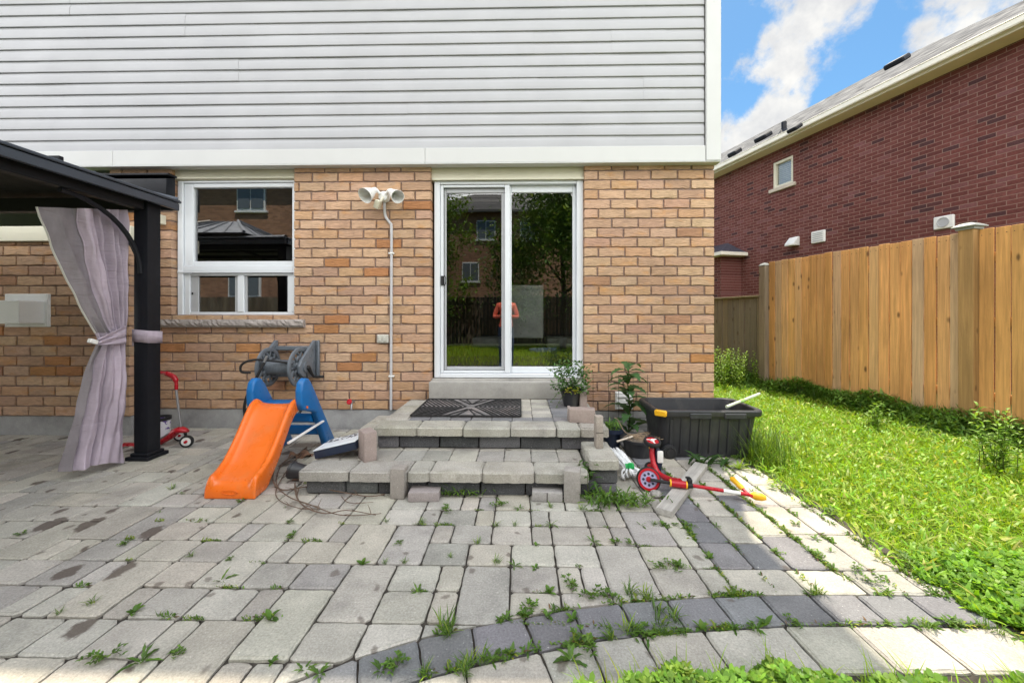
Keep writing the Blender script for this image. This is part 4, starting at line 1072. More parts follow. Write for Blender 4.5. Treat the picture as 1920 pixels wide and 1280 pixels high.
# ------------------------------------------------------------------ plants
GR = [(.11, .215, .03), (.09, .18, .028), (.15, .26, .04), (.085, .17, .03)]
YG = [(.24, .34, .035), (.30, .37, .045), (.19, .30, .035)]
def leaf(mm, base, az, ln, wd, el, droop, col, n=4, fold=.25, teeth=0):
    p = Vector(base); V = []; F = []; h = Vector((cos(az), sin(az), 0)); sd_ = Vector((-sin(az), cos(az), 0))
    for i in range(n + 1):
        u = i / n; wv = wd * (sin(pi * min(1, u * .92 + .06)) ** .8) * (1 - .25 * u)
        if teeth and i % 2: wv *= 1 - teeth
        e = el - droop * u
        V += [p + sd_ * wv / 2 + Vector((0, 0, wv * fold)), p.copy(), p - sd_ * wv / 2 + Vector((0, 0, wv * fold))]
        p = p + (h * cos(e) + Vector((0, 0, sin(e)))) * ln / n
    for i in range(n):
        F += [[3 * i, 3 * i + 1, 3 * i + 4, 3 * i + 3], [3 * i + 1, 3 * i + 2, 3 * i + 5, 3 * i + 4]]
    mm.add(V, F, col)
def rosette(n, ln, pal, teeth=.0, el=(.15, .9), wd=.24):
    mm = M(); 
    for k in range(n): leaf(mm, (rnd.uniform(-.004, .004), rnd.uniform(-.004, .004), .0), 2 * pi * k / n + rnd.uniform(-.4, .4), ln * rnd.uniform(.6, 1.1), ln * wd * rnd.uniform(.8, 1.2), rnd.uniform(*el), rnd.uniform(.3, 1.1), jit(rnd.choice(pal), .15), 6 if teeth else 4, .2, teeth)
    return mm
def tuft(n, ln, pal):
    mm = M()
    for k in range(n): leaf(mm, (rnd.uniform(-.02, .02), rnd.uniform(-.012, .012), 0), rnd.uniform(0, 6.28), ln * rnd.uniform(.5, 1.15), .0045, rnd.uniform(.7, 1.4), rnd.uniform(.3, 1.2), jit(rnd.choice(pal), .15), 4, .1)
    return mm
def creeper(n, ln, pal):
    mm = M()
    for k in range(n):
        a = rnd.uniform(0, 6.28); l = ln * rnd.uniform(.5, 1.1); P3 = [Vector((cos(a) * l * u, sin(a) * l * u * .6, .006 + .035 * sin(u * 2.2) * rnd.uniform(.5, 1))) for u in (0, .33, .66, 1)]
        mm.tube(P3, .0012, 3, False, (.08, .07, .03))
        for p in P3[1:]:
            for s in (-1, 1, 0): leaf(mm, p, a + s * 1.0 + rnd.uniform(-.3, .3), rnd.uniform(.018, .032), .013, rnd.uniform(.1, .7), .4, jit(rnd.choice(pal), .2), 3, .2)
    return mm
def clump(mm, region, n, pal, lnr, wdr, elr=(.2, 1.1), droop=(.2, 1)):
    for _ in range(n):
        p = region(); leaf(mm, p, rnd.uniform(0, 6.28), rnd.uniform(*lnr), rnd.uniform(*wdr), rnd.uniform(*elr), rnd.uniform(*droop), jit(rnd.choice(pal), .2), 3, .18)
WE = []
for k in range(4): WE.append(rosette(rnd.randint(6, 9), .075, GR, .45).obj('paving_weed', mLEAF, None, 60))
for k in range(3): WE.append(tuft(26, .075, GR + YG[:1]).obj('paving_weed', mLEAF, None, 60))
for k in range(4): WE.append(creeper(7, .09, GR).obj('paving_weed', mLEAF, None, 60))
for k in range(2): WE.append(rosette(6, .06, GR, 0, (.3, 1.2), .42).obj('paving_weed', mLEAF, None, 60))
def jointline(n, ln, pal):
    mm = M()
    for k in range(n):
        x_ = rnd.uniform(-ln, ln) * rnd.random() ** .4; leaf(mm, (x_, rnd.gauss(0, .007), rnd.uniform(-.004, .006)), rnd.choice((0, pi)) + rnd.gauss(0, 1.0), rnd.uniform(.014, .045), rnd.uniform(.007, .014), rnd.uniform(.1, 1.1), rnd.uniform(.3, 1.2), jit(rnd.choice(pal), .25), 3, .2)
    return mm
NL = len(WE)
for k in range(5): WE.append(jointline(rnd.randint(16, 60), rnd.uniform(.05, .13), GR + GR + YG + [(.16, .10, .05)]).obj('paving_weed', mLEAF, None, 60))
WEEDSPOT = [(322, 917, 5, .8), (452, 940, 9, .7), (545, 978, 8, .6), (548, 1008, 7, .8), (300, 960, 2, .4), (358, 1042, 4, .7), (415, 1088, 0, 1.1), (432, 1048, 8, .5), (250, 1148, 11, 1.0), (235, 1020, 10, .7), (40, 1002, 9, .7), (170, 1132, 5, .8), (110, 1150, 6, .5), (300, 1152, 4, .5),
    (505, 1160, 12, 1.1), (200, 1232, 7, 1.1), (265, 1240, 1, 1.1), (330, 1228, 8, .7), (570, 1255, 3, .8), (510, 1240, 11, .6), (600, 1262, 1, .9), (680, 1057, 11, .9), (722, 1056, 6, .5), (758, 1054, 5, .6), (748, 1018, 9, .6), (726, 978, 6, .6), (790, 980, 4, .7), (785, 1110, 0, .9), (845, 1045, 6, .5), (840, 958, 7, 1.0), (935, 950, 7, 1.0), (975, 953, 2, .9),
    (930, 985, 4, .8), (965, 985, 6, .6), (1034, 983, 0, .9), (1032, 950, 5, .8), (895, 1018, 5, .7), (930, 1055, 4, .8), (965, 1060, 3, .8), (1005, 1022, 12, .6), (1112, 1015, 3, .9), (1090, 955, 5, .8), (1155, 1018, 8, .8), (1185, 1020, 7, .7), (1005, 1065, 11, .7), (1065, 1098, 7, 1.0), (1030, 1110, 11, .9), (1110, 1115, 7, 1.1), (1140, 1120, 9, 1.0), (1180, 1115, 6, 1.1), (1210, 1118, 5, 1.1), (1235, 1145, 4, 1.2),
    (990, 1140, 8, 1.0), (1025, 1155, 12, .8), (1075, 1160, 11, .9), (940, 1165, 12, .6), (835, 1180, 4, 1.4), (840, 1190, 6, 1.0), (745, 1250, 8, 1.1), (715, 1255, 1, .9), (870, 1265, 6, 1.0), (880, 1245, 5, 1.1), (905, 1240, 4, 1.0), (800, 1262, 6, .9), (960, 1225, 12, .7), (1070, 1235, 1, 1.2), (1090, 1210, 7, 1.2), (1180, 1185, 5, 1.3), (1150, 1195, 4, 1.1), (1240, 1170, 4, 1.3), (1265, 1165, 6, 1.1)]
for k in range(12): WEEDSPOT.append((rnd.uniform(1180, 1300) , rnd.choice((985, 1063, 1070, 985)) + rnd.uniform(-3, 3), rnd.randint(0, 12), rnd.uniform(.5, .9)))
for k in range(46):      # joints between the border columns
    xw = XA + rnd.choice((0, 1, 2, 3, 3.6)) * ROWD; yw = rnd.uniform(1.7, 3.0); WEEDSPOT.append((xw, yw, rnd.choice((0, 1, 2, 3, 7, 8, 9, 10, 11, 12)), rnd.uniform(.45, .95), 1))
for k in range(36):      # camera-side edge of the band
    xw = rnd.uniform(-.1, 1.8); WEEDSPOT.append((xw, ftop(xw) - rnd.choice((0, .165, .165)) + rnd.uniform(-.01, .01), rnd.randint(0, 12), rnd.uniform(.5, 1.0), 1))
for k in range(14):
    WEEDSPOT.append((rnd.uniform(1.72, 1.84), rnd.uniform(1.4, 3.2), rnd.choice((4, 5, 6, 0, 7)), rnd.uniform(.7, 1.2), 1))
for k in range(84):     # lines of small leaves in the joints of the border and the band
    ax = rnd.random() < .6; ci = rnd.choice((0, 1, 2, 3, 3, 3.05, 4.0, 4.8)); WEEDSPOT.append((XA + ci * ROWD + rnd.gauss(0, .004), rnd.uniform(1.62, 3.1), NL + rnd.randrange(5), rnd.uniform(.6, 1.1), 1, pi / 2))
for k in range(30):
    xw = rnd.uniform(-.3, 1.8); dd_ = rnd.choice((0, .163, .163)); sl_ = (ftop(xw + .03) - ftop(xw - .03)) / .06; WEEDSPOT.append((xw, ftop(xw) - dd_, NL + rnd.randrange(5), rnd.uniform(.6, 1.2), 1, math.atan(sl_)))
for k in range(56):
    rr_ = rnd.randrange(10, 18); WEEDSPOT.append((rnd.uniform(-1.4, XA) if rnd.random() < .8 else rnd.uniform(-2.6, -1.2), Y0g + rr_ * ROWD + rnd.gauss(0, .004), NL + rnd.randrange(5), rnd.uniform(.35, .8), 1, 0))
first = set()
for s in WEEDSPOT:
    p = Vector((s[0], s[1], 0)) if len(s) >= 5 else pg(s[0], s[1])
    if STEPX0 - .05 < p.x < STEPX1 + .1 and p.y > YSTEP - .02: continue
    src = WE[s[2]]
    if s[2] in first: o = src.copy(); COL.objects.link(o)
    else: o = src; first.add(s[2])
    o.location = (p.x, p.y, -.004); o.rotation_euler = (0, 0, s[5] if len(s) == 6 else rnd.uniform(0, 6.28)); o.scale = (s[3] * (.60 if 7 <= s[2] < 11 else .82),) * 3
    kind = ('jagged leaved green weed', 'grassy green tuft', 'creeping small leaved weed', 'broad leaved green weed', 'thin line of tiny leaves')[0 if s[2] < 4 else 1 if s[2] < 7 else 2 if s[2] < 11 else 3 if s[2] < NL else 4]
    o['label'] = kind + ' growing out of a joint in the patio paving'; o['category'] = 'weed'; o['group'] = kind + 's in the paving joints'
for i, o in enumerate(WE):
    if i not in first: bpy.data.objects.remove(o)

def plant(name, base, label, cat, mm, mat=mLEAF):
    o = mm.obj(name, mat, None, 60); o.location = base; o['label'] = label; o['category'] = cat; return o
# potted herb on the landing
LOBES = [(rnd.uniform(-.15, .17), rnd.uniform(-.12, .1), rnd.uniform(.15, .36)) for _ in range(17)] + [(.0, -.05, .2), (.05, -.08, .16), (-.08, -.05, .18)]
pb_ = pg(1073, 763, H2); pot = empty('potted_plant', (pb_.x, pb_.y + .07, H2), 'leafy green herb in a black pot on the landing by the door', 'potted plant')
b0 = pot.location.copy()
t = M(); t.lathe([(0, 0), (.070, 0), (.098, .135), (.104, .135), (.104, .15), (.096, .15), (.090, .13), (0, .125)], Matrix.Translation(b0), 26); t.obj('pot', mBLACKP, pot, 40)
t = M()
def reg():
    c_ = LOBES[rnd.randrange(len(LOBES))]
    return b0 + Vector((c_[0] + rnd.gauss(0, .035), c_[1] + rnd.gauss(0, .035), max(.12, c_[2] + rnd.gauss(0, .035))))
clump(t, reg, 620, [(.07, .16, .04), (.10, .21, .06), (.055, .12, .035), (.13, .25, .09)], (.02, .042), (.016, .034))
for _ in range(16):
    leaf(t, b0 + Vector((rnd.uniform(-.08, .06), -.09 + rnd.uniform(-.03, .02), .13 + rnd.uniform(-.01, .05))), rnd.uniform(3.5, 6), .04, .035, .4, .8, jit((.42, .42, .05), .15), 3)
for k in range(14):
    a = rnd.uniform(0, 6.28); top = b0 + Vector((cos(a) * .14, sin(a) * .11, rnd.uniform(.28, .4))); t.tube([b0 + Vector((0, 0, .12)), b0 + Vector((cos(a) * .06, sin(a) * .05, .22)), top], [.003, .002, .001], 4, False, (.09, .13, .04))
for (dx, dz) in ((-.22, .34), (-.2, .05), (-.16, -.02), (.14, .12)):
    P3 = smoothpath([b0 + Vector((0, -.03, .14)), b0 + Vector((dx * .5, -.07, .12 + dz * .6)), b0 + Vector((dx, -.1, dz))], 4); t.tube(P3, .0018, 4, False, (.12, .16, .05))
    for p in P3[3:]:
        for s in (-1, 1): leaf(t, p, s * 1.2 + rnd.uniform(-.5, .5), .035, .016, .3, .8, jit((.09, .17, .05), .2), 3)
t.obj('foliage', mLEAF, pot, 60)
# thistle
tb = pt(1178, 812, 3.72); tb.z = .02
t = M(); stem = smoothpath([tb + Vector((.0, 0, 0)), tb + Vector((.015, 0, .25)), tb + Vector((-.01, -.02, .5)), tb + Vector((.005, -.02, .66))], 5); t.tube(stem, [.008 - .005 * i / len(stem) for i in range(len(stem))], 6, True, (.07, .10, .03))
for k in range(30):
    u = .1 + .9 * k / 29; p = stem[int(u * (len(stem) - 1))]; a = k * 2.4
    leaf(t, p, a, rnd.uniform(.2, .3) * (1.2 - .5 * u), .12, rnd.uniform(.3, .9), rnd.uniform(.9, 1.7), jit((.065, .14, .05), .2), 10, .12, .38)
o = plant('thistle_plant', (0, 0, 0), 'tall dark green thistle with jagged leaves against the brick beside the tote', 'plant', t)
# wire trellis
t = M()
for px in (1112, 1141, 1160, 1187, 1214):
    a, b_ = pt(px, 702, 3.92), pt(px, 812, 3.92); b_.z = 0; t.tube([a, b_], .0022, 5)
for py in (708, 716, 738, 752, 783, 799): t.tube([pt(1108, py, 3.917), pt(1218, py + .5, 3.917)], .0018, 5)
o = t.obj('wire_trellis', mRUBBER); o['label'] = 'thin dark wire trellis standing against the brick behind the thistle'; o['category'] = 'trellis'
# navy pot behind the cheek block
p = pg(1147, 846); nv = empty('potted_weeds', (p.x + .02, p.y + .07, 0), 'navy blue flower pot of small weeds between the steps and the thistle', 'potted plant'); b0 = nv.location.copy()
t = M(); t.lathe([(0, 0), (.062, 0), (.083, .15), (.098, .15), (.10, .185), (.09, .185), (.084, .165), (0, .16)], Matrix.Translation(b0), 26); t.obj('pot', mNAVY, nv, 40)
t = M(); clump(t, lambda: b0 + Vector((rnd.gauss(0, .035), rnd.gauss(0, .035), .16 + rnd.uniform(0, .05))), 110, GR, (.03, .07), (.008, .016)); t.obj('foliage', mLEAF, nv, 60)
# bowl planter with dead plant
p = pg(1207, 864); bp = empty('bowl_planter', (p.x, p.y + .14, 0), 'round black bowl planter of dry soil and dead twigs beside the tote', 'planter'); b0 = bp.location.copy()
t = M(); t.lathe([(0, 0), (.10, 0), (.13, .12), (.148, .125), (.148, .145), (.135, .145), (.128, .13), (0, .118)], Matrix.Translation(b0), 30); t.obj('bowl', mBLACKP, bp, 40)
t = M(); t.lathe([(.0, .152), (.06, .150), (.11, .142), (.128, .13)][::-1], Matrix.Translation(b0), 24); t.obj('soil', plain('dry_soil', (.14, .115, .09), .95, .4, 30, 1, 90), bp, 60)
t = M()
for k in range(34):
    a = rnd.uniform(0, 6.28); c = b0 + Vector((rnd.uniform(-.05, .08), rnd.uniform(-.08, .02), .15)); l = rnd.uniform(.04, .11)
    t.tube(smoothpath([c, c + Vector((cos(a) * l, sin(a) * l, .015)), c + Vector((cos(a + .9) * l * 1.4, sin(a + .9) * l, .0))], 3), .0018, 4, False)
t.tube(smoothpath([b0 + Vector((-.03, 0, .15)), b0 + Vector((-.12, -.02, .2)), b0 + Vector((-.17, 0, .29)), b0 + Vector((-.2, .0, .31))], 4), .003, 5); t.obj('dead_twigs', plain('straw', (.32, .23, .15), .8, .3, 30), bp, 60)
t = M(); t.tube([b0 + Vector((-.20, -.08, .135)), b0 + Vector((-.06, -.04, .165))], .008, 6); o = t.obj('stake', plain('pale_wood', (.55, .48, .40), .7), bp, 40)

# ------------------------------------------------------------------ black tote
TY0, TY1, TH = 3.16, 3.68, .395
fl_, fr_ = pt(1232, 770, TY0), pt(1436, 770, TY0)
TX0, TX1 = fl_.x, fr_.x; TH = fl_.z
tt = empty('storage_tote', ((TX0 + TX1) / 2, (TY0 + TY1) / 2, 0), 'large open black plastic tote with a yellow latch beside the lawn', 'storage tote')
def rr(x0, x1, y0, y1, z, r_, n=5):
    out = []
    for cx_, cy_, a0 in ((x1 - r_, y0 + r_, -pi / 2), (x1 - r_, y1 - r_, 0), (x0 + r_, y1 - r_, pi / 2), (x0 + r_, y0 + r_, pi)):
        for k in range(n + 1): a = a0 + pi / 2 * k / n; out.append(Vector((cx_ + r_ * cos(a), cy_ + r_ * sin(a), z)))
    return out
def ring(d, z, r_=.08): return rr(TX0 + d, TX1 - d, TY0 + d, TY1 - d, z, r_)
t = M(); t.grid([ring(.075, .0), ring(.07, .004), ring(.03, TH - .05), ring(.03, TH - .012), ring(.035, TH - .012), ring(.04, TH - .05), ring(.085, .012)], True); n_ = 24
t.F.append([6 * n_ + k for k in range(n_)]); t.C.append(None); t.mi.append(0)
for k in range(9):     # wall ribs and wider panels
    x = TX0 + .13 + k * .078; t.box((x, TY0 + .045, TH * .46), (.012 if k % 3 else .03, .012, TH * .74), .004, Matrix.Rotation(R(5.2), 3, 'X'))
t.obj('tub', mBLACKP, tt, 35)
t = M(); t.grid([ring(.028, TH - .045), ring(.0, TH - .045), ring(-.004, TH - .035), ring(-.004, TH - .006), ring(.004, TH + .002), ring(.028, TH + .001), ring(.034, TH - .006), ring(.034, TH - .045)], True)
for f0, f1 in ((.30, .50), (.62, .82)):
    a, b_ = TX0 + (TX1 - TX0) * f0, TX0 + (TX1 - TX0) * f1; t.box(((a + b_) / 2, TY0 - .004, TH - .04), (b_ - a, .02, .045), .006)
t.obj('rim', mBLACKP, tt, 35)
t = M(); t.box((TX0 + .03, TY0 + .005, TH - .02), (.095, .03, .05), .008, Matrix.Rotation(R(-34), 3, 'Z')); t.obj('latch', mYEL, tt, 40)
for wxp in (TX0 + .10,):
    t = M(); c = pg(1262, 866); t.lathe([(0, -.02), (.03, -.02), (.032, -.012), (.046, -.014), (.05, -.008), (.05, .02), (0, .02)], Matrix.Translation((c.x, TY0 + .03, .05)) @ Matrix.Rotation(pi / 2, 4, 'X') @ Matrix.Scale(-1, 4, (0, 0, 1)), 24); t.obj('wheel', mRUBBER, tt, 40)
    t = M(); t.lathe([(0, -.008), (.05, -.008), (.058, 0), (.058, .03), (0, .03)], Matrix.Translation((c.x, TY0 + .056, .054)) @ Matrix.Rotation(pi / 2, 4, 'X'), 24); t.obj('wheel_housing', mBLACKP, tt, 40)
# stick across the tote
t = M(); a, b_ = pt(1362, 774, TY0 + .10), pt(1424, 743, TY0 + .36); a.z = TH + .012; b_.z = TH + .07; t.tube([a, b_], .012, 8); k = a.lerp(b_, .45)
po = empty('garden_pole', a.lerp(b_, .5), 'pale green plastic pole resting across the open black tote', 'pole')
t.obj('shaft', plain('pale_green_plastic', (.55, .62, .46), .5), po, 40)
t = M(); d = (b_ - a).normalized(); t.tube([k - d * .03, k, k + d * .03], [.014, .018, .014], 8); t.obj('joint', plain('green_plastic', (.3, .5, .15), .5), po, 40)

# ------------------------------------------------------------------ rope bundle
p = pg(1182, 902); rb = empty('rope_bundle', (p.x, p.y + .07, 0), 'coiled bundle of white rope bound by a green clip beside the steps', 'rope'); b0 = rb.location.copy()
t = M(); A0 = b0 + Vector((-.06, .10, .13)); C0 = b0 + Vector((.005, .01, .08)); E0 = b0 + Vector((.04, -.05, .03))
for k in range(24):
    a = rnd.uniform(-1, 1); bq = rnd.uniform(-1, 1)
    top = A0 + Vector((.035 * a, .02 * bq, .025 * bq + .02)); mid = C0 + Vector((.028 * a, -.03 + .02 * bq, .022 * bq)); bot = E0 + Vector((.095 * a, -.035 + .03 * abs(bq), -.015 + .035 * (1 - abs(a)) + .015 * bq))
    top2 = A0 + Vector((.035 * a + .02, .02, .0)); mid2 = C0 + Vector((.028 * a + .008, .02, .0))
    t.tube(smoothpath([mid2, top2 + Vector((.01, .02, 0)), top, mid, bot.lerp(mid, .35) + Vector((.02 * a, -.015, .012)), bot, bot + Vector((.0, .05, -.01))], 4), .0056, 6)
t.obj('rope', mROPE, rb, 60)
t = M(); t.tube([C0 + Vector((-.028, -.035, .005)), C0 + Vector((.03, -.04, .012))], .022, 8); t.box(C0 + Vector((.0, -.058, .02)), (.03, .012, .045), .004); t.obj('clip', mGREEN, rb, 40)

# ------------------------------------------------------------------ plank
PH = .042; q4 = [pg(1228, 951, PH), pg(1262, 957, PH), pg(1331, 869, PH), pg(1299, 865, PH)]
d = ((q4[3] + q4[2]) / 2 - (q4[0] + q4[1]) / 2); ln = d.length; cen = sum(q4, Vector()) / 4; az = math.atan2(d.y, d.x)
t = M(); t.box((0, 0, 0), (ln, .089, .040), .004, seg=2); o = t.obj('wood_plank', mPLANK, None, 40); o.location = (cen.x, cen.y, .0215); o.rotation_euler = (0, 0, az)
o['label'] = 'weathered grey timber plank lying on the paving under the fallen scooter'; o['category'] = 'plank'

# ------------------------------------------------------------------ fallen scooter
def wheel(parent, c, axis, r_, w, rim_m, tyre_m=None, holes=8, hub_m=None, name='wheel'):
    Tm = Matrix.Translation(c) @ Vector(axis).to_track_quat('Z', 'Y').to_matrix().to_4x4()
    wo_ = bpy.data.objects.new(name, None); COL.objects.link(wo_); wo_.parent = parent; wo_.location = Vector(c) - parent_loc(parent)
    t = M(); t.lathe([(r_ * .72, -w / 2), (r_ * .93, -w / 2), (r_, -w * .25), (r_, w * .25), (r_ * .93, w / 2), (r_ * .72, w / 2), (r_ * .72, -w / 2)], Tm, 30); t.obj('tyre', tyre_m or mRUBBER, wo_, 40)
    t = M(); t.lathe([(0, -w * .35), (r_ * .70, -w * .35), (r_ * .718, -w * .1), (r_ * .718, w * .1), (r_ * .70, w * .35), (0, w * .35)], Tm, 30); t.obj('rim', rim_m, wo_, 40)
    if holes:
        t = M()
        for k in range(holes):
            a = 2 * pi * k / holes; t.lathe([(0, 0), (r_ * .11, 0), (r_ * .11, w * .41), (0, w * .41)], Tm @ Matrix.Translation((r_ * .45 * cos(a), r_ * .45 * sin(a), 0)), 10)
        t.obj('rim_holes', mNAVY, wo_, 40)
    t = M(); t.lathe([(0, -w * .7), (r_ * .2, -w * .65), (r_ * .24, -w * .4), (r_ * .24, w * .4), (r_ * .2, w * .65), (0, w * .7)], Tm, 16); t.obj('hub', hub_m or mRED, wo_, 40)
mLILAC = plain('lilac_plastic', (.36, .33, .50), .4, .05)
FW = pt(1216, 898, 2.62); 
s2_ = empty('kick_scooter', (FW.x + .2, FW.y, 0), 'fallen red three-wheeled kick scooter with yellow grips lying across the plank', 'scooter')
wheel(s2_, FW, (-.12, -1, .32), .078, .03, mLILAC, None, 8)
t = M(); Tm = Matrix.Translation(FW) @ Vector((-.12, -1, .32)).to_track_quat('Z', 'Y').to_matrix().to_4x4(); t.lathe([(.055, -.0155), (.070, -.0155), (.070, .0157), (.055, .0157), (.055, -.0155)], Tm, 30); t.obj('red_stripe', mRED, s2_, 40)
HB = pt(1404, 927, 2.46); ST0 = pt(1257, 905, 2.56); ST1 = pt(1287, 909, 2.54)
t = M(); t.tube([FW + Vector((.0, -.035, .012)), ST0], .011, 8); t.obj('fork', mRUBBER, s2_, 40)
t = M(); t.tube([ST0, ST0.lerp(ST1, .1), ST1], [.02, .023, .023], 14); t.obj('head_tube', mRED, s2_, 40)
t = M()
for e_ in (ST0, ST1): t.tube([e_ - (ST1 - ST0).normalized() * .004, e_ + (ST1 - ST0).normalized() * .004], .0245, 14)
t.obj('trim_ring', mYEL, s2_, 40)
t = M(); k = ST1 + Vector((.02, 0, 0)); t.tube([ST1, k + Vector((.015, 0, 0))], .02, 12); t.box(k + Vector((0, 0, .028)), (.03, .03, .03), .006); t.tube(smoothpath([k + Vector((.01, 0, .03)), k + Vector((.0, 0, .048)), k + Vector((-.025, 0, .05))], 3), .007, 6); t.obj('clamp', mRUBBER, s2_, 40)
S3 = k.lerp(HB, .58); S4 = k.lerp(HB, .86)
t = M(); t.tube([k, S3], .0115, 10); t.tube([S4, HB], .0115, 10); t.obj('stem', mRED, s2_, 40)
t = M(); t.tube([S3, S4], .0118, 10); t.obj('stem_label', mWHITE, s2_, 40)
G1, G2 = pt(1378, 902, 2.56), pt(1412, 931, 2.42)
t = M(); t.tube([HB, HB.lerp(G1, .5)], .010, 8); t.tube([HB, HB.lerp(G2, .7)], .010, 8); t.obj('handlebar', mRED, s2_, 40)
dG = (G1 - HB).normalized(); a = HB.lerp(G1, .4)
t = M(); t.tube([a, a + dG * .02, a + dG * .05, a + dG * .09, a + dG * .10], [.013, .018, .016, .018, .010], 10); t.obj('grip', mYEL, s2_, 40)
g2 = Vector((.075, -.045, .002)); t = M(); t.tube([HB + g2 * .1, HB + g2 * .4, HB + g2 * .8, HB + g2 * 1.05], [.014, .024, .022, .012], 12); t.obj('grip', mYEL, s2_, 40)
# deck tube standing on edge, up to the rear axle
RT, RB_ = pt(1223, 828, 2.86), pt(1227, 880, 2.86)
N0 = ST1 + Vector((-.03, .03, .01))
t = M(); t.tube(smoothpath([N0, N0.lerp(pt(1244, 897, 2.72), .6), pt(1236, 888, 2.76), pt(1227, 873, 2.80), pt(1223, 855, 2.83), pt(1223, 838, 2.85)], 5), [.021] * 8 + [.019] * 18, 10); t.obj('deck_tube', mRED, s2_, 40)
t = M(); t.prism([(0, -.012), (.03, -.012), (.045, .05), (.045, .13), (.02, .165), (0, .165)], -.03, .03, Matrix.Translation(pt(1228, 880, 2.84)) @ Matrix(((1, 0, 0, 0), (0, 0, 1, 0), (0, 1, 0, 0), (0, 0, 0, 1))), bev=.006); t.obj('deck', mNAVY, s2_, 40)
t = M(); c = pt(1238, 856, 2.80); t.box(c, (.042, .012, .085), .01, seg=2); t.obj('reflector', mWHITE, s2_, 40)
t = M(); t.tube([RT + Vector((0, 0, -.05)), RT + Vector((0, 0, -.02))], .024, 10); t.obj('axle_cap', mYEL, s2_, 40)
wheel(s2_, RT, (.05, -.28, 1), .062, .028, mRED, None, 0, mWHITE)
t = M(); Tm = Matrix.Translation(RT) @ Vector((.05, -.28, 1)).to_track_quat('Z', 'Y').to_matrix().to_4x4()
for k in range(3): a = 2 * pi * k / 3 + .5; t.box(Tm @ Vector((.026 * cos(a), .026 * sin(a), .012)), (.03, .012, .004), .001, a)
t.obj('wheel_spokes', mWHITE, s2_)
wheel(s2_, pt(1224, 880, 2.86) + Vector((0, 0, .012)), (.05, -.28, 1), .058, .028, mRED, None, 0)

# ------------------------------------------------------------------ red scooter behind the post, paint pail
WC = pg(350, 838); r_ = .052; 
s1 = empty('push_scooter', (WC.x - .2, WC.y, 0), 'dark red toddler scooter with white wheels standing behind the gazebo post', 'scooter')
wheel(s1, (WC.x, WC.y, r_), (.35, -1, .05), r_, .034, mWHITE, None, 0)
yb = WC.y + .06
wheel(s1, (WC.x - .21, WC.y + .17, r_), (.35, -1, .05), r_, .034, mWHITE, None, 0)
N1 = pt(340, 800, yb); 
t = M(); dk = smoothpath([pt(338, 808, yb) + Vector((.07, 0, 0)), pt(335, 806, yb), pt(318, 818, yb), pt(296, 829, yb), pt(268, 836, yb), pt(233, 836, yb)], 5)
t.tube(dk, [.018 + .03 * min(1, i / 4) for i in range(len(dk))], 12, flat=.62); t.obj('deck', mRED, s1, 50)
t = M(); q5 = smoothpath([pt(318, 812, yb - .03), pt(296, 824, yb - .03), pt(262, 829, yb - .03)], 4); t.tube(q5, .026, 8, flat=.3); t.obj('foot_pad', mSTEEL, s1, 50)
sb0, sb1 = pt(339, 800, yb), pt(330, 728, yb)
t = M(); t.tube([sb0, sb1], .010, 10); t.obj('stem', mSTEEL, s1, 40)
t = M(); t.tube(smoothpath([sb1 + Vector((.002, 0, -.01)), pt(330, 716, yb), pt(326, 707, yb), pt(312, 700, yb), pt(296, 698, yb), pt(280, 698, yb), pt(262, 702, yb)], 5), [.014] * 6 + [.021] * 10 + [.014] * 15, 12); t.obj('handlebar', mRED, s1, 50)
t = M(); t.lathe([(0, 0), (.012, 0), (.012, .01), (0, .012)], Matrix.Translation((WC.x + .008, WC.y - .02, r_)) @ Matrix.Rotation(pi / 2, 4, 'X'), 12); t.obj('hub_cap', mRED, s1)
pc = pt(299, 818, WC.y + .2); pc.z = 0
pl_ = empty('paint_pail', (pc.x, pc.y, 0), 'white paint pail with a dark rim and purple splashes behind the gazebo post', 'pail')
mPAIL, q_ = newmat('pail_print'); tcx = q_.n('ShaderNodeTexCoord').outputs['Object']; spx = q_.n('ShaderNodeSeparateXYZ', i_0=tcx)
c_ = q_.mix(q_.m('MULTIPLY', q_.rng(q_.noise(q_.vmap(tcx, (24, 24, 24)), 1, 2), .5, .54), q_.m('GREATER_THAN', spx.outputs[2], .10)), (.66, .66, .70, 1), (.10, .05, .28, 1)); finish(mPAIL, q_, c_, .4)
t = M(); t.lathe([(0, 0), (.078, 0), (.082, .19), (.078, .19), (.074, .02), (0, .02)], Matrix.Translation(pc), 26); t.obj('bucket', mPAIL, pl_, 40)
t = M(); t.lathe([(.078, .185), (.088, .185), (.088, .215), (.08, .215), (.078, .185)], Matrix.Translation(pc), 26); t.obj('rim', mRUBBER, pl_, 40)

# ------------------------------------------------------------------ gazebo
base = [pg(232, 865), pg(277, 865), pg(311, 852)]
GX1 = base[1].x; GW = .19; GXC = GX1 - GW / 2; GY0 = base[1].y; GYC = GY0 + GW / 2
gz = empty('gazebo', (GXC - 1.6, GYC - 1.6, 0), 'black metal gazebo with a hard roof at the left over the patio', 'gazebo')
ZBEAM = pt(240, 396, GYC).z + .05; PW = .115
DX, DY = 4.3, 3.6  # unseen span enlarged so the roof darkens the brick at the left
for (xx, yy) in ((GXC, GYC), (GXC - DX, GYC), (GXC, GYC - DY), (GXC - DX, GYC - DY)):
    t = M(); t.box((xx, yy, ZBEAM / 2 + .03), (PW, PW, ZBEAM + .06), .006, seg=2)
    po_ = t.obj('post', mBLACKM, gz, 30)
    t = M(); t.box((xx, yy, .015), (GW, GW, .03), .004); t.box((xx, yy, .042), (GW - .04, GW - .04, .024), .006); t.obj('post_base', mBLACKM, po_, 30)
t = M()
for xx in (GXC, GXC - DX): t.box((xx, GYC - DY / 2, ZBEAM), (.07, DY - PW, .11), .005)
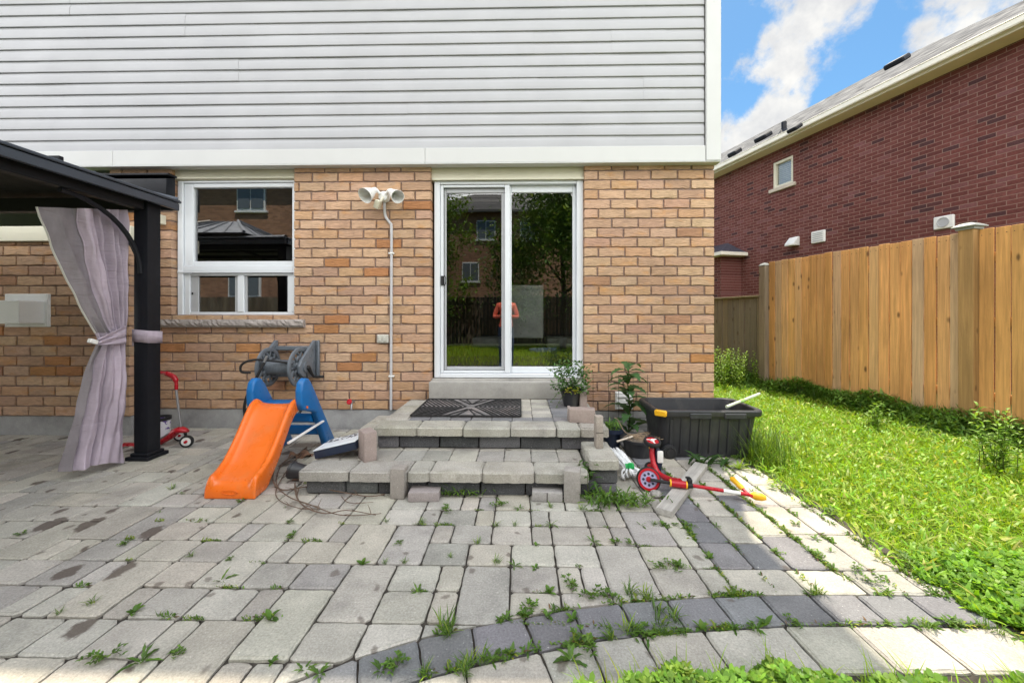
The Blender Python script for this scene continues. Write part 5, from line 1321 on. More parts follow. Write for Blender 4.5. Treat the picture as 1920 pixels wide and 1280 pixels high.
for yy in (GYC, GYC - DY): t.box((GXC - DX / 2, yy, ZBEAM), (DX - PW, .07, .11), .005)
for i in range(1, 6): t.box((GXC - DX / 2, GYC - DY * i / 6, ZBEAM + .13), (DX, .03, .05), .003)
t.obj('beam', mBLACKM, gz, 30)
for (xx, yy, dx, dy) in ((GXC, GYC, 0, -1), (GXC, GYC, -1, 0), (GXC - DX, GYC, 1, 0), (GXC - DX, GYC, 0, -1), (GXC, GYC - DY, 0, 1)):
    t = M(); P3 = [Vector((xx + dx * (.06 + .55 * (1 - cos(a))), yy + dy * (.06 + .55 * (1 - cos(a))), ZBEAM - .07 - .5 * (1 - sin(a)))) for a in [k * pi / 2 / 10 for k in range(11)]]
    t.tube(P3, .017, 8); t.obj('brace', mBLACKM, gz, 40)
corner = pt(334, 396, GYC + .16); OV = corner.x - GXC
RXa, RXb, RYa, RYb = GXC - DX - .16, corner.x, GYC - DY - .16, GYC + .16
ze = corner.z + .005; zr = ze + .34; mx_, my_ = (RXa + RXb) / 2, (RYa + RYb) / 2
def tier(x0, x1, y0, y1, z0, x2, x3, y2, y3, z1, th=.02):
    t = M(); V = [(x0, y0, z0), (x1, y0, z0), (x1, y1, z0), (x0, y1, z0), (x2, y2, z1), (x3, y2, z1), (x3, y3, z1), (x2, y3, z1)]
    t.add(V, [[0, 1, 5, 4], [1, 2, 6, 5], [2, 3, 7, 6], [3, 0, 4, 7]])
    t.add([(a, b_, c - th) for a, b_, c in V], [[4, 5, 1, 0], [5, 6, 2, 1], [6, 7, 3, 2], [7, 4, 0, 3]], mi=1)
    for a, b_ in ((0, 4), (1, 5), (2, 6), (3, 7)): t.tube([Vector(V[a]) + Vector((0, 0, .012)), Vector(V[b_]) + Vector((0, 0, .012))], .022, 6)
    # standing seams
    for f in ((0, 1, 5, 4), (1, 2, 6, 5), (2, 3, 7, 6), (3, 0, 4, 7)):
        a, b_, c, d_ = [Vector(V[i]) for i in f]
        for k in range(1, 6):
            u = k / 6; t.tube([a.lerp(b_, u) + Vector((0, 0, .008)), d_.lerp(c, u) + Vector((0, 0, .008))], .007, 4)
    return t
ix, iy = .95, .85
tier(RXa, RXb, RYa, RYb, ze + .08, mx_ - ix * .75, mx_ + ix * .75, my_ - iy * .75, my_ + iy * .75, zr).obj('roof', [mFASC, mUNDER], gz, 25)
tier(mx_ - ix, mx_ + ix, my_ - iy, my_ + iy, zr + .05, mx_ - .25, mx_ + .25, my_ - .02, my_ + .02, zr + .42).obj('roof_vent', [mFASC, mUNDER], gz, 25)
t = M()
for (a, b_, sx, sy) in (((mx_, RYa), 0, RXb - RXa, .03), ((mx_, RYb), 0, RXb - RXa, .03), ((RXa, my_), 0, .03, RYb - RYa - .032), ((RXb, my_), 0, .03, RYb - RYa - .032)):
    t.box((a[0], a[1], ze + .03), (sx, sy, .06), .004); t.box((a[0], a[1], ze + .075), (sx + .02 if sx > .1 else .05, sy + .02 if sy > .1 else .05, .02), .004)
t.obj('gutter', mFASC, gz, 30)

# curtain on the near side of the post
cu_ = empty('curtain', (GXC - .02, GYC - .4, ZBEAM - .08), 'mauve fabric curtain tied back beside the gazebo post', 'curtain')
KEYS = [(388, 66, 240), (410, 74, 240), (450, 92, 239), (490, 107, 238), (530, 126, 237), (570, 147, 236), (600, 164, 235), (622, 178, 234.5), (636, 184, 234.5), (650, 178, 235), (670, 170, 236), (710, 159, 238), (760, 147, 238), (810, 134, 236), (850, 121, 237), (872, 114, 239)]
XCUR = GXC - .10; NU = 110; rows = []; rcu = random.Random(3)
ph = [rcu.uniform(0, 6.28) for _ in range(6)]
def kx(y, i):
    for a, b_ in zip(KEYS[:-1], KEYS[1:]):
        if a[0] <= y <= b_[0]: t_ = (y - a[0]) / (b_[0] - a[0]); return a[i] + (b_[i] - a[i]) * t_
    return KEYS[-1][i] if y > KEYS[-1][0] else KEYS[0][i]
NV = 60
UPK = [(0, 0), (.2, .025), (.40, -.005), (.425, -.02), (.44, .06), (.54, .055), (.60, -.02), (.64, .035), (.69, -.01), (.745, .05), (.785, .0), (.83, .055), (.87, .0), (.93, .05), (1, .0)]
LOK = [(0, -.02), (.16, .0), (.20, -.03), (.235, .05), (.35, .04), (.39, -.015), (.425, .06), (.62, .078), (.82, .062), (.86, -.02), (.93, -.01), (1, -.04)]
def prof(K, u):
    for a, b_ in zip(K[:-1], K[1:]):
        if a[0] <= u <= b_[0]:
            t_ = (u - a[0]) / (b_[0] - a[0]); t_ = t_ * t_ * (3 - 2 * t_) * .6 + t_ * .4; return a[1] + (b_[1] - a[1]) * t_
    return K[-1][1]
for j in range(NV + 1):
    py = 388 + (874 - 388) * j / NV; xl2, xr2 = kx(py, 1), kx(py, 2); row = []
    tie = math.exp(-((py - 636) / 45) ** 2); bl = min(1, max(0, (py - 600) / 70))
    for i in range(NU + 1):
        u = i / NU; px = xl2 + (xr2 - xl2) * u
        yb_ = py + (10 * (1 - u) - 14 * u) * (j / NV) ** 3 + (3 * sin(u * 9) if j == NV else 0) + (u * 6 if j < 4 else 0)
        us = min(1, max(0, u + .005 * sin(py * .017 + 2) + .002 * sin(py * .071)))
        d_ = (prof(UPK, us) * (1 - bl) + prof(LOK, us) * bl) * (1 - .55 * tie) + .35 * tie * .05 * sin(u * 34)
        d_ += .003 * sin(py * .11 + u * 9 + ph[3]) * (1 - tie) + .006 * sin(u * 40 + py * .02) * (u > .42) + .004 * sin(py * .05 - u * 21)
        p = ptx(px, yb_, XCUR); row.append(Vector((XCUR + d_, p.y, max(.004, p.z))))
    rows.append(row)
t = M(); t.grid(rows)
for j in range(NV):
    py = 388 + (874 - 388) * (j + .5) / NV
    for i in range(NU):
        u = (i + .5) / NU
        if (py < 625 and u < .43) or (py > 640 and (u < .20 or u > .865)): t.mi[j * NU + i] = 1  # lower right strip: recess shade painted in; the rest is lining
t.obj('fabric', [mCLOTH, mLINING_SHADE], cu_, 180)
t = M(); t.tube([rows[j][int(NU * (.43 if j < 29 else .425))] + Vector((.006, 0, 0)) for j in range(0, NV + 1)], .004, 5); t.obj('hem', mCLOTH, cu_, 60)
t = M(); t.tube([rows[j][0] + Vector((.004, 0, 0)) for j in range(0, 30)], .006, 5); t.obj('piping', mBEIGE, cu_, 60)
t = M(); rows = []
for j in range(7):
    row = []
    for i in range(25):
        u = i / 24; px = 183 + (236 - 183) * u; py = 641 - 14 * u + (j / 6 - .5) * (12 + 22 * u); p = ptx(px, py, XCUR + .055 + .012 * sin(j * 2.1 + u * 3) + .02 * sin(u * 3.1)); row.append(p)
    rows.append(row)
t.grid(rows)
rows = []
for j in range(3):
    zj = pt(265, 617 + 11.5 * j, GYC - PW / 2).z; h = PW / 2 + .005
    rows.append([Vector((GXC + a * h, GYC + b_ * h, zj - .004 * k_)) for k_, (a, b_) in enumerate(((-1, -1), (-.3, -1.02), (.4, -1.01), (1, -1), (1.02, -.2), (1, 1), (0, 1), (-1, 1), (-1, 0), (-1, -1)))])
t.grid(rows)
ob2 = t.obj('tieback', mCLOTH, cu_, 60); md = ob2.modifiers.new('solid', 'SOLIDIFY'); md.thickness = .004
t = M(); p = ptx(174, 640, XCUR + .07); t.box(p, (.03, .055, .03), .004, Matrix.Rotation(R(-20), 3, 'X')); t.obj('buckle', mWHITE, cu_, 30)

# ------------------------------------------------------------------ fences
fa, fb = ray(1437, HY), ray(1822, HY)
F1 = Vector((fa.x / fa.y * 6.47, 6.47, 0)); F2 = Vector((fb.x / fb.y * 4.11, 4.11, 0))
# the two posts stand 2.44 m apart on this line
fd_ = (F2 - F1).normalized(); fn = Vector((-fd_.y, fd_.x, 0)); fn = -fn if fn.x > 0 else fn    # fn points to the lawn
FH = 2.0; faz = math.atan2(fd_.y, fd_.x)
fe = empty('cedar_fence', F2, 'tall orange cedar board fence with capped posts along the lawn', 'fence')
CED = [(.68, .365, .14), (.72, .40, .16), (.60, .315, .115), (.70, .42, .20), (.56, .37, .22), (.74, .42, .165), (.66, .34, .12)]
GRY = [(.42, .32, .21), (.46, .35, .23)]
def boards(name, P0, P1, h, pal, mat, parent, wd=.112, z0=.03, th=.018, off=.0):
    mm = M(); n = max(1, round((P1 - P0).length / wd)); d_ = (P1 - P0) / n
    for i in range(n):
        c = P0 + d_ * (i + .5) + fn * (off + (0 if i % 2 else .004) + rnd.uniform(-.002, .002)); hh = h + rnd.uniform(-.008, .008)
        mm.box((c.x, c.y, z0 + hh / 2), (d_.length - rnd.uniform(.006, .012), th, hh), .003, Matrix.Rotation(faz + rnd.uniform(-.01, .01), 3, 'Z') @ Matrix.Rotation(rnd.uniform(-.003, .003), 3, 'Y'), jit(rnd.choice(pal), .10))
    for zz in (.35, h * .55, h - .25):
        c = (P0 + P1) / 2 - fn * (.035); mm.box((c.x, c.y, zz), ((P1 - P0).length, .04, .09), .003, faz, jit(pal[0], .05))
    for i in range(n):   # nail heads
        c = P0 + d_ * (i + .5) + fn * (off + th / 2 + .004)
        for zz in (h - .06,):
            for s in (-.03, .03): p = c + d_.normalized() * s; mm.box((p.x, p.y, z0 + zz), (.006, .005, .006), 0, faz, (.06, .05, .045))
    return mm.obj(name, mat, parent, 30)
boards('board_panel', F1 + fd_ * .055, F2 - fd_ * .055, FH, CED, mFENCE, fe)
F3 = F2 + fd_ * 2.44
boards('board_panel', F2 + fd_ * .055, F3 - fd_ * .055, FH, CED + [(.50, .34, .20)], mFENCE, fe)
F4 = F3 + fd_ * 2.44
boards('board_panel', F3 + fd_ * .055, F4 - fd_ * .055, FH, CED, mFENCE, fe)
for P_, c, hgt, capw in ((F1, (.27, .21, .155), 1.97, .12), (F2, (.40, .235, .095), 2.06, .19), (F3, (.40, .235, .095), 2.06, .19), (F4, (.40, .235, .095), 2.06, .19)):
    t = M(); pc_ = P_ + fn * .035; t.box((pc_.x, pc_.y, hgt / 2), (.115, .115, hgt), .004, faz, c); po_ = t.obj('post', mFENCE, fe, 30)
    t = M(); hw = capw / 2
    Tm = Matrix.Translation((pc_.x, pc_.y, hgt)) @ Matrix.Rotation(faz + pi / 4, 4, 'Z'); s = math.sqrt(2)
    t.lathe([(hw * s * .75, -.02), (hw * s * .78, .004), (hw * s, .006), (hw * s, .016), (hw * s * .62, .040), (hw * s * .5, .046), (hw * s * .3, .052), (0, .056)], Tm, 4); t.obj('post_cap', plain('cap_grey%d' % len(bpy.data.materials), (.25, .26, .25), .5), po_, 20)
fo = empty('weathered_fence', F1 - fd_ * 1.5, 'low weathered grey board fence beyond the cedar fence', 'fence')
F0 = F1 - fd_ * 4.6
boards('board_panel', F0, F1 - fd_ * .06, 1.44, [(.20, .165, .125), (.23, .19, .145), (.17, .145, .115), (.215, .17, .12)], mFENCEG, fo, .125)
t = M(); c = (F0 + F1) / 2; t.box((c.x, c.y, 1.49), ((F1 - F0).length - .12, .10, .03), .004, faz, (.26, .21, .13)); t.obj('top_rail', mFENCEG, fo, 30)

# ------------------------------------------------------------------ neighbour's house
na = ray(1900, HY); nv_ = ray(775, HY); ndir = Vector((nv_.x, nv_.y, 0)).normalized()      # away from the camera
NP = Vector((na.x / na.y * 6.4, 6.4, 0)); nn3 = Vector((-ndir.y, ndir.x, 0))               # nn3 faces our side (-x)
def nplane(px, py, off=0.0):
    d_ = ray(px, py); o_ = Vector((0, 0, CAMH)); P0 = NP + nn3 * off; t_ = (P0 - o_).dot(nn3) / d_.dot(nn3); return o_ + d_ * t_
def nu(p): return (p - NP).dot(ndir)
def npt(u, off, z): return NP + ndir * u + nn3 * off + Vector((0, 0, z))
naz = math.atan2(ndir.y, ndir.x)
nh = empty('red_brick_house', NP + ndir * 3, 'dark red brick house with grey shingle roof beyond the cedar fence', 'house')
mNB = flat_brick_mat('red_brick', .225, .0775, ndir[:], [(0, (.065, .028, .030)), (.06, (.075, .034, .036)), (.10, (.115, .037, .033)), (.5, (.14, .046, .040)), (.86, (.155, .055, .049)), (1, (.17, .072, .072))], (.25, .155, .13))
ZE = nplane(1620, 208).z   # underside of the eave
U0, U1 = -3.2, 20
def nbox(mm, u0, u1, o0, o1, z0, z1, bev=0, col=None):
    c = npt((u0 + u1) / 2, (o0 + o1) / 2, (z0 + z1) / 2); mm.box(c, (u1 - u0, abs(o1 - o0), z1 - z0), bev, naz, col)
wa, wb = nplane(1452, 330), nplane(1487, 330); wu0, wu1 = nu(nplane(1487, 300)), nu(nplane(1449, 300)); wz1, wz0 = nplane(1468, 298).z, nplane(1468, 349).z
t = M()
for (u0, u1, z0, z1) in ((U0, wu0, -.1, ZE + .1), (wu1, U1, -.1, ZE + .1), (wu0, wu1, -.1, wz0), (wu0, wu1, wz1, ZE + .1)): nbox(t, u0, u1, -.2, 0, z0, z1)
nbox(t, U0 + .0, U0 + .2, -7, -.201, -.1, ZE); nbox(t, U1 - .2, U1, -7, -.201, -.1, ZE)
t.obj('wall', mNB, nh)
wn_ = bpy.data.objects.new('window', None); COL.objects.link(wn_); wn_.parent = nh; wn_.location = npt(wu0, 0, wz0) - nh.location
t = M(); f_ = .07
nbox(t, wu0, wu0 + f_, -.10, -.02, wz0, wz1, .004); nbox(t, wu1 - f_, wu1, -.10, -.02, wz0, wz1, .004); nbox(t, wu0 + f_, wu1 - f_, -.10, -.022, wz0, wz0 + f_, .004); nbox(t, wu0 + f_, wu1 - f_, -.10, -.022, wz1 - f_, wz1, .004); t.obj('frame', mCREAM, wn_, 30)
t = M(); nbox(t, wu0 - .08, wu1 + .08, -.05, .06, wz0 - .09, wz0 - .002, .006); t.obj('sill', plain('limestone', (.52, .46, .38), .8), wn_, 30)
t = M(); V = [npt(wu0 + f_, -.08, wz0 + f_), npt(wu1 - f_, -.08, wz0 + f_), npt(wu1 - f_, -.08, wz1 - f_), npt(wu0 + f_, -.08, wz1 - f_)]; t.add(V, [[3, 2, 1, 0]]); t.obj('pane', glass_mat('far_glass', .14), wn_)
t = M(); k = 0
while wz0 + .05 + k * .05 < wz1: nbox(t, wu0 + .05, wu1 - .05, -.13, -.12, wz0 + .05 + k * .05, wz0 + .092 + k * .05); k += 1
t.obj('blind', mWHITE, wn_)
t = M(); nbox(t, U0, U1, 0, .34, ZE, ZE + .02); t.obj('soffit', mSOFF, nh)
ge = .36
t = M(); nbox(t, U0, U1, ge - .02, ge + .0, ZE, ZE + .14, .003); nbox(t, U0, U1, ge + .002, ge + .10, ZE + .04, ZE + .055); nbox(t, U0, U1, ge + .09, ge + .11, ZE + .05, ZE + .15, .006); nbox(t, U0, U1, ge + .085, ge + .122, ZE + .145, ZE + .16, .004); t.obj('gutter', mGUT, nh, 30)
RO = -4.2
rp = nplane(1723, 93, RO); ru = nu(rp); rz_ = rp.z; ez = ZE + .13
t = M(); V = [npt(U0 - .4, ge + .06, ez), npt(U1, ge + .06, ez), npt(U1, RO, rz_), npt(ru, RO, rz_), npt(ru - (ru - U0 + .4), 2 * RO - ge, ez), npt(U1, 2 * RO - ge, ez)]
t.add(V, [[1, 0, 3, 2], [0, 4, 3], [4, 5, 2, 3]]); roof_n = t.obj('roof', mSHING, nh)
eu = npt(0, ge, 0)
def onroof(px, py):
    a, b_, c = V[0], V[1], V[2]; n_ = (b_ - a).cross(c - a).normalized(); d_ = ray(px, py); o_ = Vector((0, 0, CAMH)); return o_ + d_ * ((a - o_).dot(n_) / d_.dot(n_))
sl2 = math.atan2(rz_ - ez, ge - RO)
for (x0, y0, x1, y1) in ((1666, 126, 1698, 110), (1420, 264, 1442, 253), (1368, 293, 1387, 282)):
    a, b_ = onroof(x0, y0 + 3), onroof(x1, y1 + 3); c = (a + b_) / 2; t = M()
    t.box(c + Vector((0, 0, .07)), (min(.9, (b_ - a).length), .32, .13), .03, Matrix.Rotation(naz, 3, 'Z') @ Matrix.Rotation(-sl2, 3, 'X')); t.obj('roof_vent', mBLACKM, roof_n, 30)
t = M(); p = onroof(1470, 250); t.tube([p, p + Vector((0, 0, .28))], .06, 10); t.lathe([(.16, -.04), (.1, .06), (.06, .1)], Matrix.Translation(p), 12); t.obj('vent_pipe', mBLACKM, roof_n, 40)
t = M(); p = onroof(1490, 244); t.box(p + Vector((0, 0, .04)), (.24, .25, .09), .02, Matrix.Rotation(naz, 3, 'Z') @ Matrix.Rotation(-sl2, 3, 'X')); t.obj('roof_vent', mBLACKM, roof_n, 30)
# wall vents
p = nplane(1491, 453); u = nu(p)
t = M(); Tm = Matrix.Translation(npt(u, 0, p.z)) @ Matrix.Rotation(naz, 4, 'Z')
t.prism([(.0, -.11), (.0, .11), (.05, .11), (.2, -.06), (.2, -.11)], -.12, .12, Tm @ Matrix(((0, 0, 1, 0), (1, 0, 0, 0), (0, 1, 0, 0), (0, 0, 0, 1))), bev=.006); t.obj('vent_hood', mWHITE, nh, 30)
p = nplane(1536, 444); u = nu(p); t = M(); nbox(t, u - .16, u + .16, 0, .05, p.z - .14, p.z + .14, .012)
vv = t.obj('wall_vent', mWHITE, nh, 30); t = M()
for k in range(5): nbox(t, u - .12, u + .12, .05, .058, p.z - .10 + k * .045, p.z - .085 + k * .045)
t.obj('slot', mGREYF, vv)
p = nplane(1772, 417); u = nu(p); t = M(); nbox(t, u - .14, u + .14, 0, .05, p.z - .115, p.z + .115, .012); vv = t.obj('wall_vent', mWHITE, nh, 30)
t = M(); t.lathe([(0, .0), (.085, .0), (.085, .012), (.075, .012), (.07, .004), (0, .004)], Matrix.Translation(npt(u, .052, p.z)) @ Matrix.Rotation(naz, 4, 'Z') @ Matrix.Rotation(-pi / 2, 4, 'X'), 24); t.obj('duct_ring', mGREYF, vv, 40)
# small bay with its own roof
p = nplane(1390, 520); u = nu(p); bo = .7
pz1 = nplane(1390, 482, .0).z
t = M(); nbox(t, u, U1 - 1, .002, bo, -.1, pz1); t.obj('bay', mNB, nh)
t = M(); nbox(t, u - .25, U1 - 1, .004, bo + .22, pz1, pz1 + .10, .01); t.obj('bay_gutter', mGUT, nh, 30)
t = M(); V2 = [npt(u - .2, bo + .2, pz1 + .10), npt(U1 - 1, bo + .2, pz1 + .10), npt(U1 - 1, .004, pz1 + .5), npt(u + .5, .004, pz1 + .5), npt(u - .2, .004, pz1 + .10)]
t.add(V2, [[1, 0, 3, 2], [0, 4, 3]]); t.obj('bay_roof', mFASC, nh)

# ------------------------------------------------------------------ grass, clover, tall weeds
rs = np.random.RandomState(5)
def strips(name, P0, az, ln, wd, el, droop, col, mat, nseg=3, **props):
    """many blades in one mesh; arrays of equal length"""
    N = len(P0); V = np.zeros((N, (nseg + 1) * 2, 3)); p = P0.copy(); h = np.stack([np.cos(az), np.sin(az), 0 * az], 1); s = np.stack([-np.sin(az), np.cos(az), 0 * az], 1)
    for i in range(nseg + 1):
        u = i / nseg; wv = (wd * (1 - u ** 1.6) + .0004)[:, None]
        V[:, 2 * i] = p + s * wv / 2; V[:, 2 * i + 1] = p - s * wv / 2
        e = (el - droop * u)[:, None]; p = p + (h * np.cos(e) + np.array([0, 0, 1.]) * np.sin(e)) * (ln / nseg)[:, None]
    nv = (nseg + 1) * 2
    q = np.array([[2 * i, 2 * i + 1, 2 * i + 3, 2 * i + 2] for i in range(nseg)])
    F = (np.arange(N)[:, None, None] * nv + q[None]).reshape(-1, 4)
    me = bpy.data.meshes.new(name); me.vertices.add(N * nv); me.vertices.foreach_set('co', V.reshape(-1))
    me.loops.add(F.size); me.loops.foreach_set('vertex_index', F.reshape(-1).astype(np.int32)); me.polygons.add(len(F))
    me.polygons.foreach_set('loop_start', np.arange(0, F.size, 4, dtype=np.int32)); me.polygons.foreach_set('loop_total', np.full(len(F), 4, dtype=np.int32))
    at = me.color_attributes.new('Col', 'FLOAT_COLOR', 'POINT'); c4_ = np.ones((N, nv, 4)); c4_[:, :, :3] = col[:, None, :]; at.data.foreach_set('color', c4_.reshape(-1))
    me.materials.append(mat); me.update(calc_edges=True); me.validate(); me.shade_smooth()
    o = bpy.data.objects.new(name, me); COL.objects.link(o)
    for k, v in props.items(): o[k] = v
    return o
def rcol(n, pal, var=.25):
    c = np.array(pal)[rs.randint(0, len(pal), n)]; return c * (1 + rs.uniform(-var, var, (n, 1))) * (1 + rs.uniform(-.1, .1, (n, 3)))
def fence_x(y):      # lawn side of the fence line at y
    t_ = (y - F1.y) / (F2.y - F1.y); return F1.x + (F2.x - F1.x) * t_
def lawn_pts(n, y0, y1, near=1.0):
    y = y0 + (y1 - y0) * rs.random_sample(n) ** near; xe = fence_x(y) - .04; x0 = np.where(y > 3.98, XR + .02, XE - .05 + .05 * np.sin(y * 9) + .02 * np.sin(y * 23)); x = x0 + (xe - x0) * rs.random_sample(n)
    keep = ~((x > TX0 - .02) & (x < TX1 - .03) & (y > TY0) & (y < TY1)); x, y = x[keep], y[keep]
    return np.stack([x, y, np.full(len(x), -.05)], 1)
LP = [(.26, .425, .018), (.32, .48, .02), (.20, .37, .018), (.40, .50, .03), (.27, .44, .022)]
N = 150000; P0 = lawn_pts(N, .4, 9.5, 1.5); n = len(P0)
hmod = .7 + .5 * (np.sin(P0[:, 0] * 3.1 + 1) * np.sin(P0[:, 1] * 2.3) * .5 + .5) + .25 * rs.random_sample(n)
strips('grass', P0, rs.uniform(0, 6.28, n), .070 * hmod * rs.uniform(.6, 1.5, n), rs.uniform(.003, .0062, n), rs.uniform(.25, 1.3, n), rs.uniform(.2, 1.6, n), rcol(n, LP), mGRASS, kind='stuff', label='sunlit overgrown green lawn between the patio and the cedar fence', category='grass')
# broad leaves mixed into the lawn
P1 = lawn_pts(26000, .4, 7, 1.4); n = len(P1); P1[:, 2] = rs.uniform(-.03, .03, n)
strips('lawn_weeds', P1, rs.uniform(0, 6.28, n), rs.uniform(.03, .085, n), rs.uniform(.008, .020, n), rs.uniform(.2, 1.1, n), rs.uniform(.4, 1.4, n), rcol(n, [(.16, .33, .025), (.22, .40, .03), (.18, .36, .03), (.30, .44, .05), (.24, .42, .03), (.38, .42, .09)]), mGRASS, 4, kind='stuff', label='broad leaved weeds scattered through the sunlit lawn', category='weeds')
# low broad weeds along the fence foot
y = 2.0 + 6.5 * rs.random_sample(15000) ** 1.3; n = len(y); wd_ = .16 + .10 * np.sin(y * 2.1) + .06 * np.sin(y * 5.3); dx = np.abs(rs.normal(0, 1, n)) * wd_
P3_ = np.stack([fence_x(y) - dx - .03, y, rs.uniform(-.04, .22, n) * np.clip(1.1 - dx * 2.2, .1, 1) * (.6 + .5 * np.sin(y * 3.3 + 1) ** 2)], 1)
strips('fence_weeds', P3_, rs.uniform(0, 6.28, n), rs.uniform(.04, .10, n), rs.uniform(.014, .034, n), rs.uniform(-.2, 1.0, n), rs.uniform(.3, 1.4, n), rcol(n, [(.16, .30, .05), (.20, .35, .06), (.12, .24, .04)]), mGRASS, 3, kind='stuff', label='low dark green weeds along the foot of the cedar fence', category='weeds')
# long grass at the fence foot and behind/around the tote
y = rs.uniform(2.2, 9, 9000); P2 = np.stack([fence_x(y) - np.abs(rs.normal(0, .09, 9000)) - .03, y, np.full(9000, -.05)], 1); n = 9000
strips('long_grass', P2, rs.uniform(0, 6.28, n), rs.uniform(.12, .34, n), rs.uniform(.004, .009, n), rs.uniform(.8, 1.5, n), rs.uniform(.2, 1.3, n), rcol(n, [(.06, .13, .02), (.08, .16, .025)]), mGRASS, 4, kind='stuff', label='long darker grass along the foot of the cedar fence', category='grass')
def tuftgrass(cx_, cy_, n, hgt, sx, sy, label, pal=LP):
    P_ = np.stack([rs.normal(cx_, sx, n), rs.normal(cy_, sy, n), np.full(n, -.03)], 1)
    o = strips('grass_tuft', P_, rs.uniform(0, 6.28, n), hgt * rs.uniform(.5, 1.1, n), rs.uniform(.004, .008, n), rs.uniform(1.0, 1.5, n), rs.uniform(.2, 1.3, n), rcol(n, [(.10, .18, .02), (.14, .24, .025), (.08, .15, .02)]), mGRASS, 5)  # darker palette puts the shade beside the tote into the blade colour
    o['label'] = label; o['category'] = 'grass tuft'; return o
c = pg(1425, 870); tuftgrass(c.x + .06, c.y + .08, 210, .40, .09, .10, 'tall grass tuft at the right front corner of the black tote')
c = pg(1460, 862); tuftgrass(c.x + .05, c.y + .2, 160, .32, .1, .12, 'tall grass tuft on the lawn just right of the black tote')
tuftgrass(TX1 + .05, TY1 - .05, 140, .38, .06, .1, 'tall grass tuft at the right rear of the black tote')
# clover in front: three leaflets each, plus the right edge of the paving
def clover(name, x, y, z, r_, pal, label, var=.25):
    n = len(x); az0 = rs.uniform(0, 6.28, n); nrm = rs.normal(0, .38, (n, 2)); V = []; cols = rcol(n, pal, var)
    k6 = 6; Vall = np.zeros((n, 3, k6, 3))
    for l in range(3):
        a = az0 + l * 2 * pi / 3; ctr_x, ctr_y = np.cos(a) * r_ * .85, np.sin(a) * r_ * .85
        for k in range(k6):
            t_ = 2 * pi * k / k6; rad = r_ * (.82 if k == 0 else .72 if k == 3 else .75)
            dx, dy = ctr_x + rad * np.cos(a + t_), ctr_y + rad * np.sin(a + t_) * 1.0
            Vall[:, l, k, 0] = x + dx; Vall[:, l, k, 1] = y + dy; Vall[:, l, k, 2] = z + dx * nrm[:, 0] + dy * nrm[:, 1] + (.25 * (dx ** 2 + dy ** 2) / r_) 
    F = np.arange(n * 3 * k6, dtype=np.int32)
    me = bpy.data.meshes.new(name); me.vertices.add(n * 3 * k6); me.vertices.foreach_set('co', Vall.reshape(-1)); me.loops.add(len(F)); me.loops.foreach_set('vertex_index', F); me.polygons.add(n * 3)
    me.polygons.foreach_set('loop_start', np.arange(0, len(F), k6, dtype=np.int32)); me.polygons.foreach_set('loop_total', np.full(n * 3, k6, dtype=np.int32))
    at = me.color_attributes.new('Col', 'FLOAT_COLOR', 'POINT'); c4_ = np.ones((n, 3 * k6, 4)); c4_[:, :, :3] = cols[:, None, :]; at.data.foreach_set('color', c4_.reshape(-1))
    me.materials.append(mGRASS); me.update(calc_edges=True); me.validate()
    o = bpy.data.objects.new(name, me); COL.objects.link(o); o['kind'] = 'stuff'; o['label'] = label; o['category'] = 'clover'; return o
n = 16000; y = rs.uniform(.2, 1.9, n); x = 1.80 + np.abs(rs.normal(0, .55, n)) + .03 * np.sin(y * 14) + .03 * np.sin(y * 31); zz = rs.uniform(-.01, .05, n) * np.clip((x - 1.83) * 12, .25, 1)
clover('clover', x, y, zz, rs.uniform(.007, .013, n), [(.19, .36, .04), (.24, .42, .045), (.15, .31, .035)], 'low green clover along the lawn edge beside the paving')
def fedge(x): return np.interp(x, [.0, .12, .22, .35, .55, .8, 1.0, 1.2, 1.5, 2.0], [1.02, 1.17, 1.225, 1.24, 1.265, 1.275, 1.255, 1.24, 1.235, 1.26]) + .02 * np.sin(x * 17) + .016 * np.sin(x * 41)
n = 30000; x = rs.uniform(.0, 2.2, n); dep = rs.random_sample(n) ** 1.2 * .9; y = fedge(x) - dep; zz = -.01 + np.clip(dep * 1.2, 0, .06) * rs.uniform(.3, 1.3, n)
clover('clover', x, y, zz, rs.uniform(.007, .013, n), [(.16, .30, .04), (.22, .37, .05), (.13, .26, .035)], 'clover patch in front of the paving at the bottom right')
n = 6000; x = rs.uniform(.15, 2.1, n); y = fedge(x) - rs.uniform(-.01, .8, n); P_ = np.stack([x, y, np.full(n, -.03)], 1)
strips('grass', P_, rs.uniform(0, 6.28, n), rs.uniform(.06, .14, n), rs.uniform(.003, .006, n), rs.uniform(.6, 1.4, n), rs.uniform(.3, 1.4, n), rcol(n, LP), mGRASS, 4, kind='stuff', label='grass blades among the clover at the bottom right', category='grass')
# lawn behind the camera, seen in the glass
n = 26000; P_ = np.stack([rs.uniform(-4, 5, n), rs.uniform(-6.8, -.9, n), np.full(n, -.05)], 1)
strips('grass', P_, rs.uniform(0, 6.28, n), rs.uniform(.08, .2, n), rs.uniform(.008, .016, n), rs.uniform(.6, 1.4, n), rs.uniform(.3, 1.4, n), rcol(n, LP), mGRASS, 2, kind='stuff', label='green lawn mirrored in the patio door glass', category='grass')

